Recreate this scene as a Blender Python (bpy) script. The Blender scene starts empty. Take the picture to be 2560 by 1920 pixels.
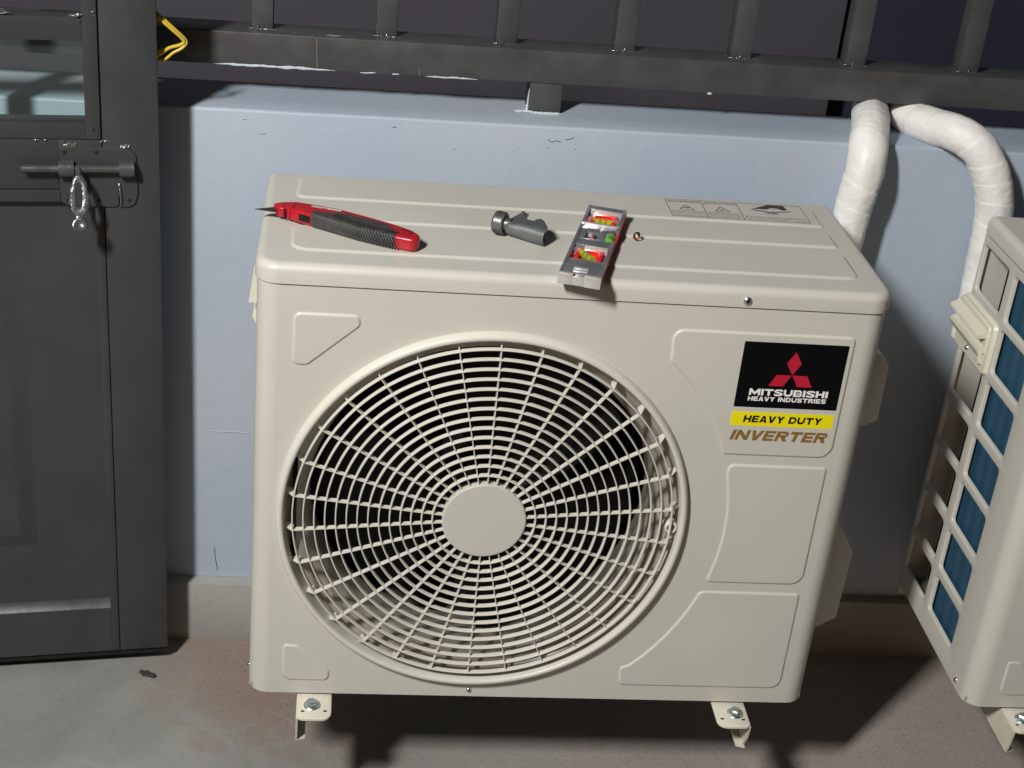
import bpy, bmesh, math, random
from mathutils import Vector, Matrix, noise
random.seed(7)
R = math.radians
PI = math.pi
S = bpy.context.scene
COL = S.collection

# ------------------------------------------------------------------ camera
cd = bpy.data.cameras.new('camera')
cd.sensor_width = 36.0
cd.lens = 3850.94 / 2560 * 36.0
cd.clip_start = 0.02
cd.clip_end = 200
cam = bpy.data.objects.new('camera', cd)
COL.objects.link(cam)
cam.location = (0.0945, -1.7312, 1.3936)
cam.rotation_euler = (R(62.80458729), R(-5.3605684), R(-4.82275847))
S.camera = cam

# ------------------------------------------------------------------ night sky
w = bpy.data.worlds.new('World')
S.world = w
w.use_nodes = True
nt = w.node_tree
bg = nt.nodes['Background']
sky = nt.nodes.new('ShaderNodeTexSky')
sky.sky_type = 'NISHITA'
sky.sun_disc = False
sky.sun_elevation = R(2.0)
sky.sun_rotation = R(200)
nt.links.new(sky.outputs[0], bg.inputs[0])
bg.inputs[1].default_value = 0.027

# ------------------------------------------------------------------ the lamp on the building, high to the left
ld = bpy.data.lights.new('lamp', 'AREA')
ld.shape = 'RECTANGLE'
ld.size = 0.20
ld.size_y = 0.45
ld.energy = 132
ld.color = (1.0, 0.98, 0.935)
lamp = bpy.data.objects.new('lamp', ld)
COL.objects.link(lamp)
lamp.location = (-1.13, -1.85, 2.57)
lamp.rotation_euler = (Vector((0.4, 0.1, 0.3)) - Vector(lamp.location)).to_track_quat('-Z', 'Y').to_euler()

S.view_settings.view_transform = 'Standard'
S.view_settings.look = 'None'
S.view_settings.exposure = 0
S.view_settings.gamma = 1
S.render.engine = 'CYCLES'
S.render.resolution_x = 1024
S.render.resolution_y = 768

# ------------------------------------------------------------------ materials
def mat(name, col, rough=0.5, metal=0.0, bump=0.0, bscale=60.0, var=0.0, vscale=8.0, spec=0.5, coat=0.0, bdist=0.002):
    m = bpy.data.materials.new(name)
    m.use_nodes = True
    t = m.node_tree
    p = t.nodes['Principled BSDF']
    p.inputs['Base Color'].default_value = (*col, 1)
    p.inputs['Roughness'].default_value = rough
    p.inputs['Metallic'].default_value = metal
    p.inputs['Specular IOR Level'].default_value = spec
    p.inputs['Coat Weight'].default_value = coat
    tc = t.nodes.new('ShaderNodeTexCoord')
    if var > 0:
        n = t.nodes.new('ShaderNodeTexNoise')
        n.inputs['Scale'].default_value = vscale
        n.inputs['Detail'].default_value = 6
        t.links.new(tc.outputs['Object'], n.inputs['Vector'])
        r = t.nodes.new('ShaderNodeMapRange')
        r.inputs[1].default_value = 0.3; r.inputs[2].default_value = 0.7
        r.inputs[3].default_value = 1 - var; r.inputs[4].default_value = 1 + var
        t.links.new(n.outputs[0], r.inputs[0])
        mx = t.nodes.new('ShaderNodeVectorMath'); mx.operation = 'SCALE'
        mx.inputs[0].default_value = col
        t.links.new(r.outputs[0], mx.inputs['Scale'])
        t.links.new(mx.outputs[0], p.inputs['Base Color'])
        r2 = t.nodes.new('ShaderNodeMapRange')
        r2.inputs[1].default_value = 0.3; r2.inputs[2].default_value = 0.7
        r2.inputs[3].default_value = max(0.05, rough - 0.08); r2.inputs[4].default_value = min(1, rough + 0.08)
        t.links.new(n.outputs[0], r2.inputs[0])
        t.links.new(r2.outputs[0], p.inputs['Roughness'])
    if bump > 0:
        n = t.nodes.new('ShaderNodeTexNoise')
        n.inputs['Scale'].default_value = bscale
        n.inputs['Detail'].default_value = 4
        t.links.new(tc.outputs['Object'], n.inputs['Vector'])
        b = t.nodes.new('ShaderNodeBump')
        b.inputs['Strength'].default_value = bump
        b.inputs['Distance'].default_value = bdist
        t.links.new(n.outputs[0], b.inputs['Height'])
        t.links.new(b.outputs[0], p.inputs['Normal'])
    return m

M = {}
M['cabinet'] = mat('cabinet_paint', (0.535, 0.522, 0.474), 0.42, bump=0.10, bscale=700, var=0.025, vscale=5, bdist=0.0006)
M['grille'] = mat('grille_plastic', (0.60, 0.585, 0.525), 0.40, var=0.02, vscale=12)
M['shroud'] = mat('shroud_paint', (0.31, 0.285, 0.24), 0.32, var=0.10, vscale=22, bump=0.3, bscale=30, bdist=0.004)
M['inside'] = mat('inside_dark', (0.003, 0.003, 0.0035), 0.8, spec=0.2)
M['fan'] = mat('fan_plastic', (0.0025, 0.0026, 0.003), 0.6, spec=0.2)
M['motor'] = mat('motor_metal', (0.05, 0.055, 0.075), 0.45, metal=0.5)
M['black'] = mat('black_print', (0.0025, 0.0025, 0.003), 0.5, spec=0.12)
M['hole'] = mat('dark_hole', (0.004, 0.004, 0.004), 0.9)
M['white'] = mat('white_print', (0.82, 0.82, 0.80), 0.5)
M['logo_red'] = mat('logo_red', (0.46, 0.007, 0.032), 0.45)
M['yellow'] = mat('yellow_print', (0.82, 0.72, 0.0), 0.45)
M['gold'] = mat('gold_print', (0.235, 0.125, 0.022), 0.45)
M['print'] = mat('grey_print', (0.045, 0.043, 0.04), 0.6)
M['zinc'] = mat('zinc', (0.60, 0.67, 0.70), 0.30, metal=1.0, bump=0.15, bscale=180, var=0.12, vscale=90)
M['chrome'] = mat('chrome', (0.75, 0.75, 0.74), 0.32, metal=1.0)
M['bracket'] = mat('bracket_paint', (0.62, 0.59, 0.50), 0.34, bump=0.12, bscale=160, var=0.04, vscale=25, bdist=0.001)
M['cream'] = mat('cream_plastic', (0.66, 0.64, 0.52), 0.38, var=0.02)
M['door'] = mat('door_paint', (0.041, 0.043, 0.046), 0.33, bump=0.25, bscale=45, var=0.10, vscale=9, bdist=0.0012)
M['rail'] = mat('rail_paint', (0.060, 0.061, 0.064), 0.34, bump=0.40, bscale=38, var=0.15, vscale=22, bdist=0.0016)
M['sheet'] = mat('sheet_paint', (0.110, 0.100, 0.125), 0.7, var=0.05, vscale=2)
M['navy'] = mat('navy_shade', (0.038, 0.043, 0.075), 0.7, var=0.06, vscale=3)  # navy dark enough to hold the shade on the blue wall
M['weld'] = mat('weld_metal', (0.32, 0.32, 0.33), 0.22, metal=0.9, bump=0.7, bscale=300, bdist=0.002)
M['filler'] = mat('filler_white', (0.50, 0.56, 0.60), 0.7, bump=0.5, bscale=140)
M['wire'] = mat('wire_yellow', (0.62, 0.44, 0.05), 0.35)
M['wire_dull'] = mat('wire_white', (0.50, 0.48, 0.38), 0.4)
M['tape'] = mat('tape_white', (0.78, 0.77, 0.755), 0.52, bump=0.5, bscale=65, var=0.07, vscale=24, bdist=0.003)
M['knife_red'] = mat('knife_red', (0.40, 0.010, 0.020), 0.30, var=0.05, vscale=60, bump=0.1, bscale=400, bdist=0.0005)
M['rubber'] = mat('rubber_grey', (0.048, 0.047, 0.045), 0.55, var=0.25, vscale=70)
M['slider'] = mat('slider_black', (0.01, 0.01, 0.012), 0.3)
M['steel'] = mat('blade_steel', (0.30, 0.29, 0.28), 0.30, metal=1.0)
M['castmetal'] = mat('cast_metal', (0.15, 0.158, 0.165), 0.46, metal=0.45, bump=0.2, bscale=220, var=0.15, vscale=60, bdist=0.0008)
M['darkmetal'] = mat('dark_metal', (0.17, 0.17, 0.17), 0.38, metal=0.7)
M['level_body'] = mat('level_body', (0.42, 0.42, 0.46), 0.22, metal=0.75, bump=0.1, bscale=200, var=0.1, vscale=50)
M['level_silver'] = mat('level_silver', (0.88, 0.88, 0.88), 0.28, metal=0.7)
M['level_red'] = mat('level_red', (0.72, 0.015, 0.02), 0.3)
M['copper'] = mat('copper', (0.55, 0.22, 0.10), 0.22, metal=1.0)
M['debris'] = mat('debris_dark', (0.03, 0.03, 0.027), 0.8, bump=0.6, bscale=200)
M['rubble'] = mat('crumb', (0.28, 0.25, 0.22), 0.9)

def m_clear(name, col, alpha_col, mixf):
    m = bpy.data.materials.new(name); m.use_nodes = True
    t = m.node_tree; t.nodes.clear()
    o = t.nodes.new('ShaderNodeOutputMaterial')
    tr = t.nodes.new('ShaderNodeBsdfTransparent'); tr.inputs[0].default_value = (*alpha_col, 1)
    g = t.nodes.new('ShaderNodeBsdfGlossy'); g.inputs['Roughness'].default_value = 0.04
    d = t.nodes.new('ShaderNodeBsdfDiffuse'); d.inputs[0].default_value = (*col, 1)
    lw = t.nodes.new('ShaderNodeLayerWeight'); pw_ = t.nodes.new('ShaderNodeMath'); pw_.operation = 'POWER'; pw_.inputs[1].default_value = 4.0
    t.links.new(lw.outputs['Facing'], pw_.inputs[0])
    fr = t.nodes.new('ShaderNodeMath'); fr.operation = 'MULTIPLY_ADD'; fr.inputs[1].default_value = 0.6; fr.inputs[2].default_value = 0.035
    t.links.new(pw_.outputs[0], fr.inputs[0])
    a = t.nodes.new('ShaderNodeMixShader'); a.inputs[0].default_value = mixf
    t.links.new(tr.outputs[0], a.inputs[1]); t.links.new(d.outputs[0], a.inputs[2])
    b = t.nodes.new('ShaderNodeMixShader')
    t.links.new(fr.outputs[0], b.inputs[0]); t.links.new(a.outputs[0], b.inputs[1]); t.links.new(g.outputs[0], b.inputs[2])
    t.links.new(b.outputs[0], o.inputs[0])
    return m
M['glass'] = m_clear('window_glass', (0.3, 0.36, 0.34), (0.93, 0.98, 0.965), 0.04)
M['vial'] = m_clear('vial_acrylic', (0.62, 0.70, 0.06), (0.78, 0.88, 0.2), 0.40)
M['vial_green'] = m_clear('vial_green', (0.20, 0.60, 0.08), (0.6, 0.95, 0.3), 0.7)
M['vial_clear'] = m_clear('clear_acrylic', (0.8, 0.8, 0.8), (0.96, 0.96, 0.96), 0.12)

def m_fins():
    m = mat('coil_fins', (0.035, 0.14, 0.27), 0.45, metal=0.25)
    t = m.node_tree; p = t.nodes['Principled BSDF']
    tc = t.nodes.new('ShaderNodeTexCoord')
    mp = t.nodes.new('ShaderNodeMapping'); mp.inputs['Rotation'].default_value = (R(4), 0, 0)
    t.links.new(tc.outputs['Object'], mp.inputs[0])
    w1 = t.nodes.new('ShaderNodeTexWave'); w1.wave_type = 'BANDS'; w1.bands_direction = 'Y'
    w1.inputs['Scale'].default_value = 9.5; w1.inputs['Distortion'].default_value = 0.3
    t.links.new(mp.outputs[0], w1.inputs[0])
    n = t.nodes.new('ShaderNodeTexNoise'); n.inputs['Scale'].default_value = 7; n.inputs['Detail'].default_value = 5
    t.links.new(mp.outputs[0], n.inputs[0])
    cr = t.nodes.new('ShaderNodeMixRGB'); cr.inputs[1].default_value = (0.014, 0.068, 0.135, 1); cr.inputs[2].default_value = (0.034, 0.125, 0.215, 1)
    ad = t.nodes.new('ShaderNodeMath'); ad.operation = 'MULTIPLY_ADD'; ad.inputs[1].default_value = 0.55
    t.links.new(w1.outputs[1], ad.inputs[0]); 
    mm = t.nodes.new('ShaderNodeMath'); mm.operation = 'MULTIPLY'; mm.inputs[1].default_value = 0.6
    t.links.new(n.outputs[0], mm.inputs[0]); t.links.new(mm.outputs[0], ad.inputs[2])
    t.links.new(ad.outputs[0], cr.inputs[0]); t.links.new(cr.outputs[0], p.inputs['Base Color'])
    w2 = t.nodes.new('ShaderNodeTexWave'); w2.bands_direction = 'Y'; w2.inputs['Scale'].default_value = 180
    t.links.new(mp.outputs[0], w2.inputs[0])
    b = t.nodes.new('ShaderNodeBump'); b.inputs['Strength'].default_value = 0.6; b.inputs['Distance'].default_value = 0.001
    t.links.new(w2.outputs[1], b.inputs['Height']); t.links.new(b.outputs[0], p.inputs['Normal'])
    return m
M['fins'] = m_fins()

def m_wall():
    m = mat('wall_paint', (0.40, 0.49, 0.62), 0.48)
    t = m.node_tree; p = t.nodes['Principled BSDF']
    tc = t.nodes.new('ShaderNodeTexCoord')
    def nz(sc, det, dist=0.0):
        n = t.nodes.new('ShaderNodeTexNoise'); n.inputs['Scale'].default_value = sc; n.inputs['Detail'].default_value = det
        n.inputs['Distortion'].default_value = dist
        t.links.new(tc.outputs['Object'], n.inputs[0]); return n
    a = nz(2.2, 5); b = nz(170, 4, 0.3); c = nz(11, 5, 1.2)
    mx = t.nodes.new('ShaderNodeMixRGB'); mx.inputs[1].default_value = (0.355, 0.420, 0.515, 1); mx.inputs[2].default_value = (0.40, 0.45, 0.515, 1)
    r = t.nodes.new('ShaderNodeMapRange'); r.inputs[1].default_value = 0.38; r.inputs[2].default_value = 0.62
    t.links.new(a.outputs[0], r.inputs[0]); t.links.new(r.outputs[0], mx.inputs[0])
    # a faint sanded patch
    mx2 = t.nodes.new('ShaderNodeMixRGB'); mx2.inputs[2].default_value = (0.40, 0.43, 0.44, 1)
    d = t.nodes.new('ShaderNodeVectorMath'); d.operation = 'DISTANCE'; d.inputs[1].default_value = (0.76, 0.44, 0.655)
    t.links.new(tc.outputs['Object'], d.inputs[0])
    ad = t.nodes.new('ShaderNodeMath'); ad.operation = 'MULTIPLY_ADD'; ad.inputs[1].default_value = 0.10; t.links.new(c.outputs[0], ad.inputs[0])
    t.links.new(d.outputs['Value'], ad.inputs[2])
    rr = t.nodes.new('ShaderNodeMapRange'); rr.inputs[1].default_value = 0.07; rr.inputs[2].default_value = 0.095; rr.inputs[3].default_value = 0.35; rr.inputs[4].default_value = 0
    t.links.new(ad.outputs[0], rr.inputs[0]); t.links.new(rr.outputs[0], mx2.inputs[0]); t.links.new(mx.outputs[0], mx2.inputs[1])
    t.links.new(mx2.outputs[0], p.inputs['Base Color'])
    s = t.nodes.new('ShaderNodeMath'); s.operation = 'MULTIPLY_ADD'; s.inputs[1].default_value = 0.35
    t.links.new(b.outputs[0], s.inputs[0]); t.links.new(c.outputs[0], s.inputs[2])
    bp = t.nodes.new('ShaderNodeBump'); bp.inputs['Strength'].default_value = 0.36; bp.inputs['Distance'].default_value = 0.003
    t.links.new(s.outputs[0], bp.inputs['Height']); t.links.new(bp.outputs[0], p.inputs['Normal'])
    return m
M['wall'] = m_wall()

def m_cement(name, c1, c2, dust=True):
    m = mat(name, c1, 0.75)
    t = m.node_tree; p = t.nodes['Principled BSDF']
    tc = t.nodes.new('ShaderNodeTexCoord')
    def nz(sc, det, dist=0.0, rg=0.5):
        n = t.nodes.new('ShaderNodeTexNoise'); n.inputs['Scale'].default_value = sc; n.inputs['Detail'].default_value = det
        n.inputs['Distortion'].default_value = dist; n.inputs['Roughness'].default_value = rg
        t.links.new(tc.outputs['Object'], n.inputs[0]); return n
    def rng(src, a, b, c=0.0, d=1.0):
        r = t.nodes.new('ShaderNodeMapRange'); r.inputs[1].default_value = a; r.inputs[2].default_value = b
        r.inputs[3].default_value = c; r.inputs[4].default_value = d; t.links.new(src, r.inputs[0]); return r.outputs[0]
    def mix(f, a, colb):
        x = t.nodes.new('ShaderNodeMixRGB'); t.links.new(f, x.inputs[0])
        if isinstance(a, tuple): x.inputs[1].default_value = (*a, 1)
        else: t.links.new(a, x.inputs[1])
        x.inputs[2].default_value = (*colb, 1); return x.outputs[0]
    def mul(a, b):
        x = t.nodes.new('ShaderNodeMath'); x.operation = 'MULTIPLY'; t.links.new(a, x.inputs[0])
        if isinstance(b, float): x.inputs[1].default_value = b
        else: t.links.new(b, x.inputs[1])
        return x.outputs[0]
    big = nz(4, 7, 0.8); mid = nz(16, 6, 1.2); fine = nz(120, 4)
    col = mix(rng(big.outputs[0], 0.35, 0.65), c1, c2)
    col = mix(mul(rng(mid.outputs[0], 0.55, 0.75), 0.4), col, (0.27, 0.265, 0.25))
    col = mix(mul(rng(fine.outputs[0], 0.58, 0.72), 0.22), col, (0.12, 0.11, 0.10))
    if dust:
        for (cx, cy, rad, colr, st) in ((0.02, 0.38, 0.26, (0.27, 0.185, 0.14), 0.8), (0.10, 0.25, 0.20, (0.22, 0.16, 0.13), 0.5),
                                        (0.62, 0.20, 0.45, (0.31, 0.275, 0.255), 0.7), (1.15, 0.25, 0.50, (0.36, 0.305, 0.275), 0.8)):
            d = t.nodes.new('ShaderNodeVectorMath'); d.operation = 'DISTANCE'; d.inputs[1].default_value = (cx, cy, -0.2257)
            t.links.new(tc.outputs['Object'], d.inputs[0])
            a = t.nodes.new('ShaderNodeMath'); a.operation = 'MULTIPLY_ADD'; a.inputs[1].default_value = -0.25
            t.links.new(mid.outputs[0], a.inputs[0]); t.links.new(d.outputs['Value'], a.inputs[2])
            f = rng(a.outputs[0], rad * 0.25 - 0.12, rad - 0.12, 1.0, 0.0)
            col = mix(mul(f, st), col, colr)
            spk = nz(260, 5, 0.2)
            col = mix(mul(mul(f, rng(spk.outputs[0], 0.55, 0.70)), 0.5), col, (0.12, 0.065, 0.045))
        # hairline cracks
        v = t.nodes.new('ShaderNodeTexVoronoi'); v.feature = 'DISTANCE_TO_EDGE'; v.inputs['Scale'].default_value = 3.3
        wn = nz(6, 4); wm = t.nodes.new('ShaderNodeVectorMath'); wm.operation = 'MULTIPLY_ADD'; wm.inputs[1].default_value = (0.22, 0.22, 0.0)
        t.links.new(wn.outputs['Color'], wm.inputs[0]); t.links.new(tc.outputs['Object'], wm.inputs[2]); t.links.new(wm.outputs[0], v.inputs['Vector'])
        ck = rng(v.outputs['Distance'], 0.0, 0.016, 1.0, 0.0)
        col = mix(mul(mul(ck, rng(big.outputs[0], 0.45, 0.6)), 0.30), col, (0.34, 0.33, 0.31))
    t.links.new(col, p.inputs['Base Color'])
    bp = t.nodes.new('ShaderNodeBump'); bp.inputs['Strength'].default_value = 0.45; bp.inputs['Distance'].default_value = 0.004
    t.links.new(mid.outputs[0], bp.inputs['Height']); 
    b2 = t.nodes.new('ShaderNodeBump'); b2.inputs['Strength'].default_value = 0.35; b2.inputs['Distance'].default_value = 0.001
    t.links.new(fine.outputs[0], b2.inputs['Height']); t.links.new(bp.outputs[0], b2.inputs['Normal'])
    t.links.new(b2.outputs[0], p.inputs['Normal'])
    return m
M['floor'] = m_cement('floor_cement', (0.195, 0.198, 0.191), (0.265, 0.265, 0.253))
M['skirt'] = m_cement('skirt_cement', (0.27, 0.27, 0.262), (0.34, 0.335, 0.32), dust=False)

# ------------------------------------------------------------------ helpers
def obj(name, bm, m, parent=None, smooth=True, ang=35, recalc=True):
    if recalc: bmesh.ops.recalc_face_normals(bm, faces=bm.faces)
    if smooth:
        for f in bm.faces: f.smooth = True
        for e in bm.edges:
            if len(e.link_faces) == 2 and e.calc_face_angle(0) > R(ang): e.smooth = False
    me = bpy.data.meshes.new(name)
    bm.to_mesh(me); bm.free()
    me.materials.append(m)
    o = bpy.data.objects.new(name, me)
    COL.objects.link(o)
    if parent: o.parent = parent
    return o

def thing(name, label, cat, loc=(0, 0, 0), rz=0, group=None):
    o = bpy.data.objects.new(name, None); COL.objects.link(o)
    o.empty_display_size = 0.05
    o.location = loc; o.rotation_euler = (0, 0, rz)
    return tag(o, label, cat, group)

def tag(o, label, cat, group=None, kind=None):
    if label: o['label'] = label
    if cat: o['category'] = cat
    if group: o['group'] = group
    if kind: o['kind'] = kind
    return o

def merge(bm, t, mx=None):
    me = bpy.data.meshes.new('tmp')
    if mx is not None: bmesh.ops.transform(t, matrix=mx, verts=t.verts)
    t.to_mesh(me); t.free(); bm.from_mesh(me); bpy.data.meshes.remove(me)

def box(bm, x0, x1, y0, y1, z0, z1, bev=0.0, seg=2, mx=None):
    t = bmesh.new()
    bmesh.ops.create_cube(t, size=1)
    for v in t.verts:
        v.co = Vector(((x0 + x1) / 2 + v.co.x * (x1 - x0), (y0 + y1) / 2 + v.co.y * (y1 - y0), (z0 + z1) / 2 + v.co.z * (z1 - z0)))
    if bev > 0: bmesh.ops.bevel(t, geom=t.edges[:], offset=bev, segments=seg, profile=0.5, affect='EDGES')
    merge(bm, t, mx)

def sweep(bm, rings, closed_u=True, cap=True):
    vs = [[bm.verts.new(p) for p in r] for r in rings]
    for a, b in zip(vs, vs[1:]):
        n = len(a)
        for i in range(n if closed_u else n - 1):
            j = (i + 1) % n
            bm.faces.new((a[i], a[j], b[j], b[i]))
    if cap and closed_u:
        bm.faces.new(vs[0]); bm.faces.new(vs[-1][::-1])
    return vs

def tube(bm, pts, rad, seg=16, cap=True, rfun=None):
    pts = [Vector(p) for p in pts]
    n = len(pts); rings = []; up = Vector((0.02, 0.03, 1))
    prev = None; s = 0
    for i, p in enumerate(pts):
        tg = (pts[min(i + 1, n - 1)] - pts[max(i - 1, 0)]).normalized()
        if prev is None:
            a = tg.cross(Vector((1, 0.1, 0.05)));
            if a.length < 0.1: a = tg.cross(Vector((0, 1, 0)))
            a.normalize()
        else: a = (prev - tg * prev.dot(tg)).normalized()
        prev = a; b = tg.cross(a)
        r = rad[i] if isinstance(rad, (list, tuple)) else rad
        if i: s += (p - pts[i - 1]).length
        rings.append([p + (a * math.cos(2 * PI * k / seg) + b * math.sin(2 * PI * k / seg)) * (r if rfun is None else rfun(r, s, 2 * PI * k / seg)) for k in range(seg)])
    sweep(bm, rings, True, cap)

def spline(P, n=12):
    P = [Vector(p) for p in P]; Q = [2 * P[0] - P[1]] + P + [2 * P[-1] - P[-2]]; out = []
    for i in range(1, len(Q) - 2):
        for k in range(n):
            t = k / n; a, b, c, d = Q[i - 1:i + 3]
            out.append(0.5 * ((2 * b) + (c - a) * t + (2 * a - 5 * b + 4 * c - d) * t * t + (3 * b - a - 3 * c + d) * t ** 3))
    out.append(P[-1]); return out

def lathe(bm, prof, n, mp, cap0=False, cap1=False, ang0=0.0):
    """prof: list of (radius, depth); mp(a, b, h) maps plane coords + height to space"""
    rings = [[mp(r * math.cos(ang0 + 2 * PI * k / n), r * math.sin(ang0 + 2 * PI * k / n), h) for k in range(n)] for r, h in prof]
    vs = sweep(bm, rings, True, False)
    if cap0: bm.faces.new(vs[0])
    if cap1: bm.faces.new(vs[-1][::-1])

def rloop(pts, rad, seg=6):
    out = []; n = len(pts)
    for i in range(n):
        p0, p1, p2 = Vector(pts[i - 1]), Vector(pts[i]), Vector(pts[(i + 1) % n])
        r = rad[i] if isinstance(rad, (list, tuple)) else rad
        a = (p0 - p1); b = (p2 - p1); la, lb = a.length, b.length; a.normalize(); b.normalize()
        ang = math.acos(max(-1, min(1, a.dot(b))))
        if r <= 0 or ang > R(176): out.append(p1); continue
        d = min(r / math.tan(ang / 2), la * 0.48, lb * 0.48); rr = d * math.tan(ang / 2)
        c = p1 + (a + b).normalized() * (rr / math.sin(ang / 2))
        s0 = p1 + a * d - c; s1 = p1 + b * d - c
        a0 = math.atan2(s0.y, s0.x); a1 = math.atan2(s1.y, s1.x); da = (a1 - a0 + PI) % (2 * PI) - PI
        for k in range(seg + 1):
            t = a0 + da * k / seg; out.append(c + Vector((math.cos(t), math.sin(t))) * rr)
    return out

def offset(loop, d):
    n = len(loop); area = sum(loop[i - 1].x * loop[i].y - loop[i].x * loop[i - 1].y for i in range(n))
    sg = 1 if area > 0 else -1; out = []
    for i in range(n):
        e0 = (loop[i] - loop[i - 1]); e1 = (loop[(i + 1) % n] - loop[i])
        if e0.length < 1e-9: e0 = e1
        if e1.length < 1e-9: e1 = e0
        e0 = e0.normalized(); e1 = e1.normalized()
        n0 = Vector((-e0.y, e0.x)); n1 = Vector((-e1.y, e1.x)); m = n0 + n1
        if m.length < 1e-6: m = n0
        m.normalize(); k = 1 / max(0.4, m.dot(n0))
        out.append(loop[i] + m * d * sg * k)
    return out

def pillow(bm, loop, h, wd, mp, base=-0.0006, steps=4, round_=False):
    rings = [[mp(p.x, p.y, base) for p in loop]]
    for k in range(steps + 1):
        t = k / steps
        if round_: hh = h * math.sin(t * PI / 2); off = wd * (1 - math.cos(t * PI / 2))
        else: hh = h * (t * t * (3 - 2 * t)); off = wd * t
        l2 = offset(loop, off) if off > 0 else loop
        rings.append([mp(p.x, p.y, hh) for p in l2])
    rings.append([mp(p.x, p.y, h) for p in offset(loop, wd + 0.0007)])
    vs = sweep(bm, rings, True, False)
    f = bm.faces.new(vs[-1])
    return f

FRONT = lambda a, b, h: Vector((a, -h, b))      # faces -y
TOP = lambda a, b, h: Vector((a, b, h))         # faces +z
LEFT = lambda a, b, h: Vector((-h, a, b))       # faces -x : (y, z)
RIGHT = lambda a, b, h: Vector((h, a, b))

def rect_hit(cx, cy, x0, x1, y0, y1, a):
    c, s = math.cos(a), math.sin(a); t = 1e9
    if c > 1e-9: t = min(t, (x1 - cx) / c)
    if c < -1e-9: t = min(t, (x0 - cx) / c)
    if s > 1e-9: t = min(t, (y1 - cy) / s)
    if s < -1e-9: t = min(t, (y0 - cy) / s)
    return Vector((cx + c * t, cy + s * t))

def plate_hole(bm, x0, x1, y0, y1, loop, mp, prof):
    """flat plate with a hole; loop = hole outline; prof = list of (inset, height) of the lip going inwards"""
    c = sum(loop, Vector((0, 0))) / len(loop)
    pts = [(math.atan2(p.y - c.y, p.x - c.x), p) for p in loop]
    for X, Y in ((x0, y0), (x1, y0), (x1, y1), (x0, y1)):
        a = math.atan2(Y - c.y, X - c.x)
        # point on the loop at this angle (nearest by angle, interpolated)
        pp = sorted(pts, key=lambda q: q[0]); m = len(pp)
        for i in range(m):
            a0, p0 = pp[i]; a1, p1 = pp[(i + 1) % m]
            if a1 < a0: a1 += 2 * PI
            aa = a if a >= a0 else a + 2 * PI
            if a0 <= aa <= a1:
                t = (aa - a0) / max(1e-9, a1 - a0)
                if 1e-4 < t < 1 - 1e-4: pts.append((a, p0.lerp(p1, t)))
                break
    pts.sort(key=lambda q: q[0])
    inner = [p for _, p in pts]
    outer = [rect_hit(c.x, c.y, x0, x1, y0, y1, a) for a, _ in pts]
    rings = [[mp(p.x, p.y, 0) for p in outer]]
    for ins, h in prof:
        l2 = offset(inner, ins) if abs(ins) > 1e-9 else inner
        rings.append([mp(p.x, p.y, h) for p in l2])
    sweep(bm, rings, True, False)

def poly(bm, loop, h0, h1, mp):
    sweep(bm, [[mp(p[0], p[1], h0) for p in loop], [mp(p[0], p[1], h1) for p in loop]], True, True)

def text(name, s, m, parent, bb, place, shear=0.0, fat=0.0, h=0.0003, spacing=1.0):
    c = bpy.data.curves.new('t', 'FONT'); c.body = s; c.size = 1; c.offset = fat; c.extrude = 0.0; c.space_character = spacing
    c.resolution_u = 3
    o = bpy.data.objects.new('t', c); COL.objects.link(o)
    dg = bpy.context.evaluated_depsgraph_get(); dg.update()
    me = bpy.data.meshes.new_from_object(o.evaluated_get(dg))
    COL.objects.unlink(o); bpy.data.objects.remove(o)
    xs = [v.co.x for v in me.vertices]; ys = [v.co.y for v in me.vertices]
    x0, x1, y0, y1 = min(xs), max(xs), min(ys), max(ys); a0, a1, b0, b1 = bb
    W_ = a1 - a0 - abs(shear) * (b1 - b0)
    bm = bmesh.new(); bm.from_mesh(me); bpy.data.meshes.remove(me)
    for v in bm.verts:
        u = (v.co.x - x0) / (x1 - x0); t = (v.co.y - y0) / (y1 - y0)
        v.co = place(a0 + u * W_ + t * shear * (b1 - b0), b0 + t * (b1 - b0), h)
    return obj(name, bm, m, parent, smooth=False)

def copy_tree(o, parent=None, dx=None):
    c = o.copy(); COL.objects.link(c); c.parent = parent
    for ch in [x for x in bpy.data.objects if x.parent is o]: copy_tree(ch, c)
    return c

def blob(bm, c, r, sx=1, sy=1, sz=1, rough=0.35, sub=2, seed=0):
    t = bmesh.new(); bmesh.ops.create_icosphere(t, subdivisions=sub, radius=1)
    for v in t.verts:
        k = 1 + rough * noise.noise(v.co * 1.7 + Vector((seed * 3.1, seed, 0)))
        v.co = Vector((c[0] + v.co.x * r * sx * k, c[1] + v.co.y * r * sy * k, c[2] + v.co.z * r * sz * k))
    merge(bm, t)

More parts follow.
